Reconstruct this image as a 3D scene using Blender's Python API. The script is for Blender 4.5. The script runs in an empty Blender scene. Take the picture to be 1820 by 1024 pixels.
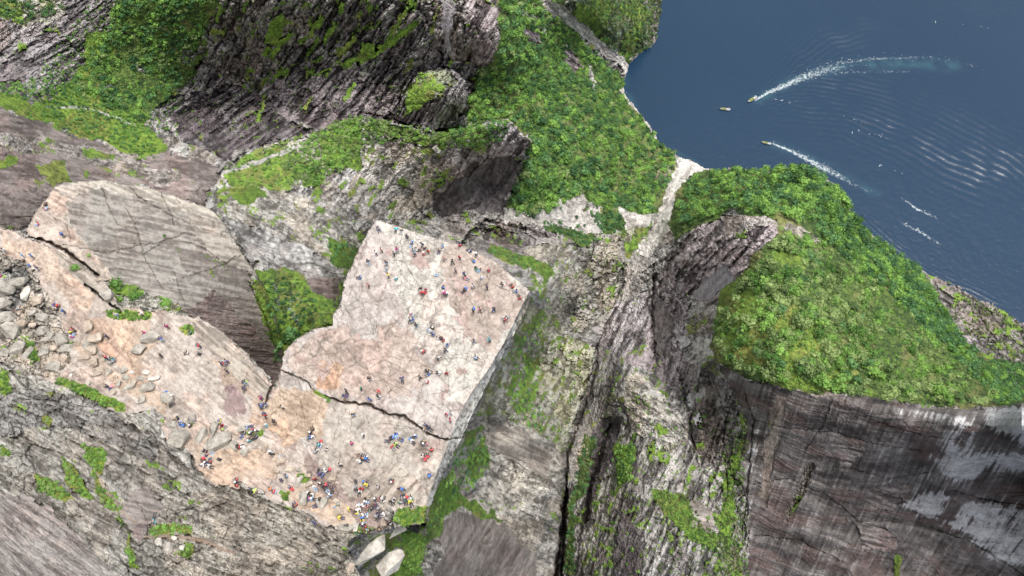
import bpy, bmesh, math, random
import numpy as np
from mathutils import Vector, Matrix, Quaternion
from mathutils import noise as mnoise

scene = bpy.context.scene
COL = scene.collection
random.seed(7)
RNG = np.random.default_rng(11)

# ------------------------------------------------------------------ camera
# drone hanging about 100 m above the rock plateau (604 m above the fjord)
PW, PH = 1820.0, 1024.0
FOC = PW * 24.0 / 36.0
CAMZ = 704.0
NAD = (1000.0, 1150.0)                        # where the plumb line leaves the picture
_d = Vector((NAD[0] - PW / 2, -(NAD[1] - PH / 2), -FOC)).normalized()
_Z = -_d
_f = Vector((0, 0, -1))
_Y = (_f - _Z * _f.dot(_Z)).normalized()
_X = _Y.cross(_Z)
ROT = Matrix((_X, _Y, _Z))                    # camera -> world
CAM = Vector((0, 0, CAMZ))
cam_data = bpy.data.cameras.new('camera')
cam_data.sensor_width = 36.0
cam_data.lens = 24.0
cam_data.clip_start = 1.0
cam_data.clip_end = 20000.0
cam = bpy.data.objects.new('camera', cam_data)
COL.objects.link(cam)
cam.matrix_world = Matrix.Translation(CAM) @ ROT.to_4x4()
scene.camera = cam

# ------------------------------------------------------------------ sky, sun, exposure
SUN_DIR = Vector((0.20, 0.02, 0.95)).normalized()          # towards the sun
elev = math.asin(SUN_DIR.z)
azim = math.atan2(SUN_DIR.x, SUN_DIR.y)
world = bpy.data.worlds.new("World")
scene.world = world
world.use_nodes = True
wn = world.node_tree
wn.nodes.clear()
wo = wn.nodes.new('ShaderNodeOutputWorld')
wb = wn.nodes.new('ShaderNodeBackground')
ws = wn.nodes.new('ShaderNodeTexSky')
ws.sky_type = 'NISHITA'
ws.sun_disc = False
ws.sun_elevation = elev
ws.sun_rotation = azim
ws.air_density = 1.0
ws.dust_density = 5.0
ws.ozone_density = 1.0
wb.inputs['Strength'].default_value = 0.15
wh = wn.nodes.new('ShaderNodeHueSaturation')      # thin high cloud greys the blue
wh.inputs['Saturation'].default_value = 0.35
wn.links.new(ws.outputs[0], wh.inputs['Color'])
wn.links.new(wh.outputs[0], wb.inputs[0])
wn.links.new(wb.outputs[0], wo.inputs[0])
sl = bpy.data.lights.new('sun', 'SUN')
sl.energy = 1.9
sl.angle = math.radians(14)
sl.color = (1.0, 0.93, 0.84)
so = bpy.data.objects.new('sun', sl)
COL.objects.link(so)
so.rotation_euler = SUN_DIR.to_track_quat('Z', 'Y').to_euler()
scene.view_settings.view_transform = 'Standard'
scene.view_settings.look = 'None'
scene.view_settings.gamma = 1
scene.view_settings.use_curve_mapping = False
scene.view_settings.exposure = 0.62

# ------------------------------------------------------------------ maths helpers
RM = np.array([[*_X], [*_Y], [*_Z]])

def rays(px, py):
    """unit rays (world) of photograph pixels"""
    v = np.stack([px - PW / 2, -(py - PH / 2), np.full_like(px, -FOC)], -1)
    v = v / np.linalg.norm(v, axis=-1, keepdims=True)
    return v @ RM.T

def at_z(px, py, z):
    r = rays(np.array([float(px)]), np.array([float(py)]))[0]
    t = (z - CAMZ) / r[2]
    return Vector((r[0] * t, r[1] * t, z))

def hsh(ix, iy, s):
    n = (ix.astype(np.int64) * 374761393 + iy.astype(np.int64) * 668265263 + s * 1442695041) & 0xFFFFFFFF
    n = ((n ^ (n >> 13)) * 1274126177) & 0xFFFFFFFF
    n = ((n ^ (n >> 16)) * 2246822519) & 0xFFFFFFFF
    return ((n ^ (n >> 15)) & 0xFFFFFF) / float(0xFFFFFF)

def vnoise(x, y, s=0):
    ix = np.floor(x); iy = np.floor(y)
    fx = x - ix; fy = y - iy
    fx = fx * fx * fx * (fx * (fx * 6 - 15) + 10); fy = fy * fy * fy * (fy * (fy * 6 - 15) + 10)
    a = hsh(ix, iy, s); b = hsh(ix + 1, iy, s); c = hsh(ix, iy + 1, s); d = hsh(ix + 1, iy + 1, s)
    return (a + (b - a) * fx + (c - a) * fy + (a - b - c + d) * fx * fy) * 2 - 1

def fbm(x, y, s=0, o=4, g=0.5):
    r = 0; a = 1.0; n = 0
    for k in range(o):
        r = r + a * vnoise(x * 2 ** k + 17.3 * k, y * 2 ** k - 9.1 * k, s + k)
        n += a; a *= g
    return r / n * 1.6

def vor(u, v, s=0, jit=0.9):
    """cell random numbers (3), offset to the cell point, F1, F2"""
    iu = np.floor(u); iv = np.floor(v)
    F1 = np.full(u.shape, 9.0); F2 = np.full(u.shape, 9.0)
    cx = np.zeros_like(u); cy = np.zeros_like(u); du = np.zeros_like(u); dv = np.zeros_like(u)
    for a in (-1, 0, 1):
        for b in (-1, 0, 1):
            gx = iu + a; gy = iv + b
            qx = gx + 0.5 + jit * (hsh(gx, gy, s) - 0.5); qy = gy + 0.5 + jit * (hsh(gx, gy, s + 91) - 0.5)
            ex = u - qx; ey = v - qy
            d = np.sqrt(ex * ex + ey * ey)
            m = d < F1
            F2 = np.where(m, F1, np.minimum(F2, d))
            F1 = np.where(m, d, F1)
            cx = np.where(m, gx, cx); cy = np.where(m, gy, cy)
            du = np.where(m, ex, du); dv = np.where(m, ey, dv)
    return hsh(cx, cy, s + 5), hsh(cx, cy, s + 6), hsh(cx, cy, s + 7), du, dv, F1, F2

def inpoly(x, y, P):
    r = np.zeros(x.shape, bool)
    P = np.array(P, float)
    m = (x >= P[:, 0].min()) & (x <= P[:, 0].max()) & (y >= P[:, 1].min()) & (y <= P[:, 1].max())
    xs = x[m]; ys = y[m]; q = np.zeros(xs.shape, bool)
    n = len(P)
    for i in range(n):
        x0, y0 = P[i]; x1, y1 = P[(i + 1) % n]
        if y0 == y1:
            continue
        c = ((y0 > ys) != (y1 > ys)) & (xs < (x1 - x0) * (ys - y0) / (y1 - y0) + x0)
        q ^= c
    r[m] = q
    return r

def dist_line(x, y, P, closed=False, cap=60.0):
    """distance to a polyline, nearest point and run along it"""
    P = np.array(P, float)
    if closed:
        P = np.vstack([P, P[:1]])
    m = (x >= P[:, 0].min() - cap) & (x <= P[:, 0].max() + cap) & (y >= P[:, 1].min() - cap) & (y <= P[:, 1].max() + cap)
    D = np.full(x.shape, 1e6); NX = x.copy(); NY = y.copy(); RUN = np.zeros(x.shape); SG = np.ones(x.shape)
    xs = x[m]; ys = y[m]
    d0 = np.full(xs.shape, 1e6); nx = xs.copy(); ny = ys.copy(); rn = np.zeros(xs.shape); sg = np.ones(xs.shape)
    acc = 0.0
    for i in range(len(P) - 1):
        ax, ay = P[i]; bx, by = P[i + 1]
        L = math.hypot(bx - ax, by - ay)
        if L < 1e-6:
            continue
        t = np.clip(((xs - ax) * (bx - ax) + (ys - ay) * (by - ay)) / L / L, 0, 1)
        qx = ax + t * (bx - ax); qy = ay + t * (by - ay)
        d = np.hypot(xs - qx, ys - qy)
        k = d < d0
        d0 = np.where(k, d, d0); nx = np.where(k, qx, nx); ny = np.where(k, qy, ny)
        rn = np.where(k, acc + t * L, rn)
        sg = np.where(k, np.sign((bx - ax) * (ys - ay) - (by - ay) * (xs - ax)), sg)
        acc += L
    D[m] = d0; NX[m] = nx; NY[m] = ny; RUN[m] = rn; SG[m] = sg
    return D, NX, NY, RUN, SG, acc

def sstep(a, b, x):
    t = np.clip((x - a) / (b - a), 0, 1)
    return t * t * (3 - 2 * t)

def rbf(pts, X, Y):
    P = np.array(pts, float)
    n = len(P)
    d = np.hypot(P[:, None, 0] - P[None, :, 0], P[:, None, 1] - P[None, :, 1])
    A = np.zeros((n + 3, n + 3))
    A[:n, :n] = -np.sqrt(d * d + 15.0 ** 2)
    A[:n, n] = 1; A[:n, n + 1:] = P[:, :2] / 1000
    A[n:, :n] = A[:n, n:].T
    w = np.linalg.solve(A, np.concatenate([P[:, 2], np.zeros(3)]))
    xf = X.ravel(); yf = Y.ravel()
    out = w[n] + w[n + 1] * xf / 1000 + w[n + 2] * yf / 1000
    for i in range(n):
        out = out - w[i] * np.sqrt((xf - P[i, 0]) ** 2 + (yf - P[i, 1]) ** 2 + 225.0)
    return out.reshape(X.shape)

# ------------------------------------------------------------------ object helpers
def tag(o, label=None, cat=None, group=None, kind=None):
    if label: o['label'] = label
    if cat: o['category'] = cat
    if group: o['group'] = group
    if kind: o['kind'] = kind
    return o

def link(name, data, parent=None):
    o = bpy.data.objects.new(name, data)
    COL.objects.link(o)
    if parent is not None:
        o.parent = parent
    return o

def mesh_np(name, V, F, mats=(), smooth=False, col=None):
    me = bpy.data.meshes.new(name)
    F = np.asarray(F); k = F.shape[1]
    me.vertices.add(len(V)); me.vertices.foreach_set('co', np.ascontiguousarray(V, dtype=np.float32).ravel())
    me.loops.add(F.size); me.loops.foreach_set('vertex_index', F.astype(np.int32).ravel())
    me.polygons.add(len(F)); me.polygons.foreach_set('loop_start', np.arange(0, F.size, k, dtype=np.int32))
    me.update(calc_edges=True)
    me.shade_smooth() if smooth else me.shade_flat()
    if col is not None:
        at = me.color_attributes.new('alb', 'FLOAT_COLOR', 'POINT')
        c = np.ones((len(V), 4), np.float32); c[:, :col.shape[1]] = col
        at.data.foreach_set('color', c.ravel())
    for m in mats:
        me.materials.append(m)
    return me

# ------------------------------------------------------------------ materials
def new_mat(name):
    m = bpy.data.materials.new(name); m.use_nodes = True
    nt = m.node_tree
    return m, nt, nt.nodes['Principled BSDF']

def N(nt, t, **kw):
    n = nt.nodes.new(t)
    for k, v in kw.items():
        if k.startswith('i_'):
            key = k[2:]
            n.inputs[int(key) if key.isdigit() else key].default_value = v
        else:
            setattr(n, k, v)
    return n

def plain(name, rgb, rough=0.8, var=0.12, scale=6.0):
    m, nt, b = new_mat(name)
    geo = N(nt, 'ShaderNodeTexCoord')
    no = N(nt, 'ShaderNodeTexNoise', i_Scale=scale, i_Detail=5.0)
    nt.links.new(geo.outputs['Object'], no.inputs['Vector'])
    mr = N(nt, 'ShaderNodeMapRange'); mr.inputs[3].default_value = 1 - var * 2; mr.inputs[4].default_value = 1 + var * 2
    nt.links.new(no.outputs[0], mr.inputs[0])
    mx = N(nt, 'ShaderNodeVectorMath', operation='SCALE'); mx.inputs[0].default_value = rgb
    nt.links.new(mr.outputs[0], mx.inputs['Scale'])
    nt.links.new(mx.outputs[0], b.inputs['Base Color'])
    b.inputs['Roughness'].default_value = rough
    return m

def rock_mat(name, fine=1.0, crack=0.0, rough=0.85, bump=0.6, con=1.0):
    """albedo of the mesh, broken up by world-space grain and (on bare plateau rock) fine joints"""
    m, nt, b = new_mat(name)
    L = nt.links.new
    at = N(nt, 'ShaderNodeAttribute', attribute_name='alb')
    geo = N(nt, 'ShaderNodeNewGeometry')
    n1 = N(nt, 'ShaderNodeTexNoise', i_Scale=0.22 * fine, i_Detail=9.0, i_Roughness=0.68)
    L(geo.outputs['Position'], n1.inputs['Vector'])
    n2 = N(nt, 'ShaderNodeTexNoise', i_Scale=1.3 * fine, i_Detail=6.0, i_Roughness=0.7)
    L(geo.outputs['Position'], n2.inputs['Vector'])
    m1 = N(nt, 'ShaderNodeMapRange'); m1.inputs[1].default_value = 0.3; m1.inputs[2].default_value = 0.7
    m1.inputs[3].default_value = 1 - 0.45 * con; m1.inputs[4].default_value = 1 + 0.45 * con
    L(n1.outputs[0], m1.inputs[0])
    m2 = N(nt, 'ShaderNodeMapRange'); m2.inputs[1].default_value = 0.3; m2.inputs[2].default_value = 0.7
    m2.inputs[3].default_value = 1 - 0.28 * con; m2.inputs[4].default_value = 1 + 0.28 * con
    L(n2.outputs[0], m2.inputs[0])
    mm = N(nt, 'ShaderNodeMath', operation='MULTIPLY'); L(m1.outputs[0], mm.inputs[0]); L(m2.outputs[0], mm.inputs[1])
    last = mm.outputs[0]
    hgt = n1.outputs[0]
    if crack > 0:
        wv = N(nt, 'ShaderNodeVectorMath', operation='MULTIPLY_ADD')
        nw = N(nt, 'ShaderNodeTexNoise', i_Scale=0.5, i_Detail=3.0)
        L(geo.outputs['Position'], nw.inputs['Vector'])
        L(nw.outputs['Color'], wv.inputs[0]); wv.inputs[1].default_value = (1.3, 1.3, 1.3); L(geo.outputs['Position'], wv.inputs[2])
        for sc, wd, dk in ((0.34, 0.024, 0.36), (0.95, 0.034, 0.62)):
            vo = N(nt, 'ShaderNodeTexVoronoi', feature='DISTANCE_TO_EDGE', voronoi_dimensions='2D', i_Scale=sc)
            L(wv.outputs[0], vo.inputs['Vector'])
            mr = N(nt, 'ShaderNodeMapRange'); mr.inputs[2].default_value = wd; mr.inputs[3].default_value = dk; mr.inputs[4].default_value = 1.0
            L(vo.outputs['Distance'], mr.inputs[0])
            # joints open and close along the rock
            ng = N(nt, 'ShaderNodeTexNoise', i_Scale=0.16 * (1 + sc), i_Detail=2.0)
            L(geo.outputs['Position'], ng.inputs['Vector'])
            gr = N(nt, 'ShaderNodeMapRange'); gr.inputs[1].default_value = 0.44; gr.inputs[2].default_value = 0.58
            L(ng.outputs[0], gr.inputs[0])
            mi = N(nt, 'ShaderNodeMix', data_type='FLOAT'); L(gr.outputs[0], mi.inputs[0]); mi.inputs[2].default_value = 1.0; L(mr.outputs[0], mi.inputs[3])
            m3 = N(nt, 'ShaderNodeMath', operation='MULTIPLY'); L(last, m3.inputs[0]); L(mi.outputs[0], m3.inputs[1])
            last = m3.outputs[0]
    sc_ = N(nt, 'ShaderNodeVectorMath', operation='SCALE')
    L(at.outputs['Color'], sc_.inputs[0]); L(last, sc_.inputs['Scale'])
    L(sc_.outputs[0], b.inputs['Base Color'])
    bp = N(nt, 'ShaderNodeBump', i_Strength=bump, i_Distance=1.2 / fine)
    L(n1.outputs[0], bp.inputs['Height']); L(bp.outputs[0], b.inputs['Normal'])
    b.inputs['Roughness'].default_value = rough
    b.inputs['Specular IOR Level'].default_value = 0.25
    return m
# ================================================================== the land
# Pixel-guided survey points (photograph x, y, height above the fjord in metres)
STEP = 1.6
def axis(n, s, m=620):
    lo = -np.cumsum(s * 1.09 ** np.arange(1, 200)); lo = lo[lo > -m][::-1]
    return np.concatenate([lo, np.arange(0, n + s, s), np.arange(0, n + s, s)[-1] - lo[::-1]])
XS = axis(PW, STEP, 480); YS = axis(PH, STEP, 420)
YS = YS[YS < 1290]
GX, GY = np.meshgrid(XS, YS)

UPPER = [(-700,380),(0,405),(40,412),(70,430),(110,450),(150,475),(190,505),(215,545),(290,552),(345,566),(352,562),(395,590),(430,620),(480,670),(486,690),(492,672),(500,652),
  (505,625),(530,600),(560,585),(590,580),(592,560),(607,535),(612,500),(640,440),(655,410),(668,390),(700,400),(760,420),(830,440),(880,465),(945,520),(940,545),
  (905,610),(880,655),(855,705),(822,776),(790,838),(765,900),(757,930),(714,936),(640,950),(618,962),(622,985),(640,1024),(650,1400),(-700,1400)]
UPPER_Z = [(-300,420,612),(0,450,606),(100,470,605),(200,540,604.5),(300,600,604),(450,650,603.5),(0,560,606),(100,620,605),(250,700,604.5),(350,790,604.5),(450,800,604),(560,880,603.6),(640,920,603.4),
  (500,655,604),(592,570,604),(668,390,604),(780,430,604),(945,520,604),(880,650,604),(800,790,604),(740,900,603.5),(750,925,602.5),(650,700,604),(780,600,604),(600,800,604),
  (0,660,609),(100,680,608),(230,735,607),(330,830,608),(420,880,607),(540,930,606),(620,1010,605),(0,760,620),(100,850,624),(250,850,617),(350,930,618),(450,960,614),(0,1024,638),(200,1000,632),(400,1024,622),(550,1000,612),(-400,1200,668),(200,1300,650),(600,1300,612)]
SLAB = [(45,412),(60,385),(95,335),(110,325),(180,320),(270,335),(330,355),(380,375),(400,400),(430,450),(470,510),(490,560),(500,610),(505,660),(480,720),(300,600),(190,540),(100,470)]
SLAB_Z = [(45,412,604),(90,345,602),(120,430,604),(200,325,596),(380,375,585),(300,440,592),(200,510,600),(300,555,598),(430,480,582),(480,560,572),(495,650,560),(350,570,594),(420,620,580),(480,690,565)]
CRAG = [(385,305),(430,272),(480,255),(560,235),(640,208),(700,222),(790,235),(870,222),(905,215),(943,250),(932,290),(905,350),(885,385),(840,405),(800,460),(700,480),(600,640),(480,760),(380,500),(360,380)]
CRAG_Z = [(400,330,430),(480,262,400),(560,240,385),(650,214,370),(800,240,335),(900,220,310),(940,250,298),(930,300,250),(885,380,215),(850,330,235),(800,320,290),(780,400,245),(720,380,290),(600,400,450),(640,300,360),(500,350,430),(420,400,500),(470,460,500),(560,450,490),(590,480,500),(560,520,515),(590,570,530),(520,590,520),(500,640,520),(700,300,330)]
KNOB = [(700,212),(715,175),(745,135),(790,120),(830,145),(828,190),(812,218),(770,235),(735,225)]
KNOB_Z = [(700,212,275),(745,140,300),(790,125,300),(828,150,285),(812,215,250),(760,228,262),(780,170,300)]
RAVINE = [(740,900),(770,838),(800,776),(835,705),(860,655),(885,610),(915,540),(850,490),(815,440),(850,420),(900,418),(960,420),(1040,415),(1105,440),(1112,480),(1100,540),(1062,610),(1055,640),(1030,720),(1006,800),(1003,860),(992,960),(985,1024),(960,1400),(630,1400),(636,1000),(610,960),(640,948),(757,928)]
RAVINE_Z = [(945,520,470),(920,600,500),(885,680,530),(850,740,545),(820,800,565),(790,860,575),(770,910,575),(720,950,590),(700,1000,586),(650,1020,588),(760,960,578),(800,960,560),(760,1020,570),(830,840,530),(870,760,500),
  (900,745,500),(950,780,470),(1000,840,440),(990,960,420),(980,1024,410),(900,850,480),(900,950,500),(850,1000,520),(960,700,400),(1000,700,340),(960,600,370),(1050,630,250),(1005,810,330),(1030,720,290),(1000,560,240),(1050,500,190),(1100,500,150),(880,450,300),(830,430,250),(860,425,235),(920,500,400),(900,425,215),(1000,430,195),(1090,440,150),(940,1200,380),(700,1200,560),(950,650,320),(1010,620,250)]
BASE_Z = [(0,0,430),(250,0,400),(130,60,410),(200,120,380),(0,120,450),(350,200,310),(100,200,440),(200,215,400),(0,230,520),(0,300,540),(0,380,560),(100,320,520),(250,290,440),(300,240,380),(400,250,320),(350,300,430),(420,300,400),(480,240,310),
  (330,0,390),(350,90,350),(450,0,380),(600,0,350),(700,0,330),(850,0,295),(820,60,280),(885,40,270),(890,100,240),(600,120,280),(500,200,270),(680,180,235),(600,200,270),(750,240,215),(840,120,225),(840,230,200),(900,0,235),(950,100,175),(900,180,180),(1000,0,190),(1000,100,110),
  (960,0,200),(1040,60,95),(1100,120,18),(1105,165,6),(1120,180,0),(1050,130,60),(1168,240,0),(1195,275,6),(1020,0,185),(1090,50,85),(1150,60,20),(1172,0,4),(1166,75,0),(1130,98,3),(1050,-60,170),(1180,-200,3),
  (1000,200,140),(1060,175,95),(1140,215,30),(1100,260,85),(950,300,190),(1100,330,90),(1180,300,30),(1000,370,170),(950,390,195),(1100,390,120),
  (1230,285,3),(1268,298,0),(1245,300,8),(1190,330,60),(1160,400,105),(1130,470,130),(1120,530,120),(1080,620,150),(1040,720,190),(1020,800,215),(1020,900,215),(1010,1000,200),(1000,1200,140),
  (1160,500,150),(1150,590,170),(1175,650,200),(1200,620,200),(1185,470,170),(1210,430,200),(1230,380,190),(1240,340,120),(1290,310,120),(1290,380,240),(1330,380,285),(1250,540,235),(1270,480,255),(1210,560,190),
  (1110,650,225),(1150,700,262),(1210,760,262),(1230,700,250),(1110,740,250),(1085,760,215),(1070,850,225),(1090,800,240),(1060,900,235),(1045,1000,225),(1120,850,268),(1180,850,270),(1150,950,262),(1250,850,262),(1290,800,265),(1300,900,252),(1300,1000,235),(1150,1024,250),(1250,960,258),(1240,780,255),
  (1440,300,215),(1380,310,200),(1490,335,190),(1520,390,150),(1560,425,100),(1600,455,50),(1640,480,2),(1690,502,0),(1760,535,0),(1820,572,0),(2100,700,0),(2300,800,0),
  (1400,400,300),(1350,450,325),(1300,550,320),(1270,640,320),(1310,675,325),(1400,690,345),(1500,705,355),(1600,722,365),(1700,725,370),(1750,730,370),(1820,718,385),(2000,740,400),(1420,500,330),(1500,500,270),(1500,600,315),(1600,600,255),(1600,530,160),(1650,660,270),(1750,680,230),(1820,690,220),(1650,560,110),(1700,590,80),(1780,600,60),(1820,640,110),(1740,640,130),(2050,720,200),
  (1340,760,300),(1330,850,275),(1340,1000,225),(1450,850,290),(1450,1000,245),(1600,850,305),(1600,1024,260),(1750,850,320),(1820,850,332),(1820,1024,295),(2200,900,330),(2200,1200,280),(1500,1200,190),(1300,1200,160),
  (-500,0,560),(-500,400,640),(0,-300,440),(600,-300,420),(1000,-300,300),(-500,-300,600)]
SHORE = [(1190,-700),(1182,-60),(1178,0),(1170,40),(1168,78),(1150,88),(1130,98),(1118,115),(1112,130),(1116,160),(1122,182),(1140,205),(1165,235),(1172,252),(1195,272),(1230,286),(1268,298),(1280,303),
  (1300,297),(1340,303),(1400,296),(1440,298),(1470,315),(1500,345),(1508,360),(1520,390),(1535,408),(1560,425),(1600,455),(1640,478),(1690,500),(1760,535),(1800,560),(1830,575),(2100,690),(2500,850)]
LANDP = SHORE + [(2500,2000),(-1200,2000),(-1200,-700)]

# coarse evaluation then bilinear resampling
cx = np.arange(-560, 2400, 12.0); cy = np.arange(-480, 1330, 12.0)
CXX, CYY = np.meshgrid(cx, cy)
def resample(C, X, Y):
    u = np.clip((X - cx[0]) / 12.0, 0, len(cx) - 1.001); v = np.clip((Y - cy[0]) / 12.0, 0, len(cy) - 1.001)
    i = u.astype(int); j = v.astype(int); fu = u - i; fv = v - j
    return (C[j, i] * (1 - fu) * (1 - fv) + C[j, i + 1] * fu * (1 - fv) + C[j + 1, i] * (1 - fu) * fv + C[j + 1, i + 1] * fu * fv)

# ragged outlines: points of each region are looked up at slightly shifted places
def wob(X, Y, a, s, seed):
    return X + a * fbm(X / s, Y / s, seed, 3), Y + a * fbm(X / s + 50, Y / s, seed + 9, 3)

# snap vertices to the crisp outlines of the front rocks
VX, VY = GX.copy(), GY.copy()
for P in (UPPER, SLAB):
    D, nx, ny, _, _, _ = dist_line(GX, GY, P, True, 10)
    k = D < STEP * 0.62
    jig = 0.9 * vnoise(GX / 7, GY / 7, 3)
    VX = np.where(k, nx + jig, VX); VY = np.where(k, ny + 0.9 * vnoise(GX / 7, GY / 7, 4), VY)
REG = np.zeros(GX.shape, np.int8)          # 0 base 1 knob 2 crag 3 ravine side 4 slab 5 upper
wx, wy = wob(GX, GY, 5, 18, 21)
REG[inpoly(wx, wy, KNOB)] = 1
REG[inpoly(wx, wy, CRAG)] = 2
wx2, wy2 = wob(GX, GY, 4, 22, 33)
REG[inpoly(wx2, wy2, RAVINE)] = 3
lookx = GX + 1.2 * vnoise(GX / 9, GY / 9, 5); looky = GY + 1.2 * vnoise(GX / 9, GY / 9, 6)
REG[inpoly(lookx, looky, SLAB)] = 4
INUP = inpoly(lookx, looky, UPPER)
REG[INUP] = 5
Zm = resample(rbf(BASE_Z, CXX, CYY), GX, GY)
for rid, zz in ((1, KNOB_Z), (2, CRAG_Z), (3, RAVINE_Z), (4, SLAB_Z), (5, UPPER_Z)):
    m = REG == rid
    Zm[m] = resample(rbf(zz, CXX, CYY), GX, GY)[m]
Zm = np.clip(Zm, -1.0, None)
# plateau top is almost flat, its right-hand edge rolls over into the cliff face
PLAT = [(500,655),(505,625),(530,600),(560,585),(590,580),(592,560),(607,535),(612,500),(640,440),(655,410),(668,390),(700,400),(760,420),(830,440),(880,465),(945,520),(940,545),(905,610),(880,655),(855,705),(822,776),(790,838),(765,900),(757,930),(714,936),(700,905),(640,880),(560,820),(520,760),(500,720)]
EDGE = [(945,522),(905,610),(880,655),(855,705),(822,776),(790,838),(765,900),(757,935)]
D, nx, ny, run, sg, tot = dist_line(GX, GY, EDGE, False, 60)
wd = np.interp(run, [0, 60, 150, 210, 260, 330, 400, 440], [5, 7, 9, 19, 22, 13, 9, 6])
fall = np.clip(1 - D / wd, 0, 1)
Zm = np.where(INUP & (D < 60), Zm - fall ** 0.8 * np.interp(run, [0, 150, 260, 420], [3, 4, 5, 3]), Zm)
FACE = INUP & (fall > 0)
kb = np.clip(1 - D / 30, 0, 1) ** 1.6 * (REG == 3)       # the cliff starts right at the plateau's rim and falls away smoothly
Zm = Zm + kb * (np.interp(run, [0, 60, 150, 420], [560, 585, 592, 594]) - Zm)

# ------------------------------------------------------------------ styles
HH = np.zeros(GX.shape)                     # relief, in picture-scale units, towards the drone
CC = np.zeros(GX.shape + (3,)); CC[:] = (0.2, 0.19, 0.18)
VEG = np.zeros(GX.shape)                    # green cover
def rocks(x, y, ang, sc, ratio, amp, seed, octs=3):
    a = math.radians(ang); c, s = math.cos(a), math.sin(a)
    x = x + sc * 0.16 * fbm(x / sc / 1.7, y / sc / 1.7, seed + 40, 3); y = y + sc * 0.16 * fbm(x / sc / 1.7 + 9, y / sc / 1.7, seed + 41, 3)
    h = 0; tone = 0; w = 1.0; edge = 0.0
    for k in range(octs):
        f = sc / 2.5 ** k
        rr = ratio if k == 0 else ratio * 0.8
        u = (x * c + y * s) / (f * rr); v = (-x * s + y * c) / f
        r1, r2, r3, du, dv, F1, F2 = vor(u, v, seed + 10 * k)
        h = h + amp * f * (0.55 * (r1 - 0.5) + 0.9 * (r2 - 0.5) * du * rr ** 0.5 + 1.1 * (r3 - 0.5) * dv - (0.30 + 0.12 * k) * np.exp(-((F2 - F1) / (0.10 + 0.06 * k)) ** 2)) * (1 + 0.45 * k)
        tone = tone + w * (r1 - 0.5) * 1.6
        if k < 2: edge = np.maximum(edge, (1 - 0.3 * k) * np.exp(-((F2 - F1) / (0.07 + 0.05 * k)) ** 2))
        w *= 0.95
    return h, tone / 2.2, edge

def mix(a, b, t):
    return a + (b - a) * t[:, None]

JOINTS = {'sheet': 0.75, 'pillar': 0.5, 'sand': 0, 'mud': 0, 'meadow': 0, 'woods': 0, 'slab': 0.12, 'smooth': 0.2, 'brown': 0.25, 'wall': 0.2, 'white': 0.1, 'plateau': 0.5, 'platpale': 0.5, 'bench': 0.3, 'crag': 0.6, 'pale': 0.6, 'dark': 0.5, 'grey': 0.55}
TONEW = {'pillar': 0.55, 'sheet': 0.5, 'slab': 0.35, 'smooth': 0.4, 'plateau': 0.6, 'platpale': 0.75, 'bench': 0.6, 'wall': 0.3, 'dark': 0.7}
STW = {'pillar': 0.8, 'sheet': 0.5, 'dark': 0.8, 'brown': 0.8, 'slab': 0.8, 'smooth': 0.8, 'wall': 0.9, 'plateau': 0.12, 'platpale': 0.12}
HSTW = {'pillar': 0.4, 'sheet': 0.35, 'dark': 0.42, 'brown': 0.7, 'crag': 0.3, 'wall': 0.5}
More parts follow.
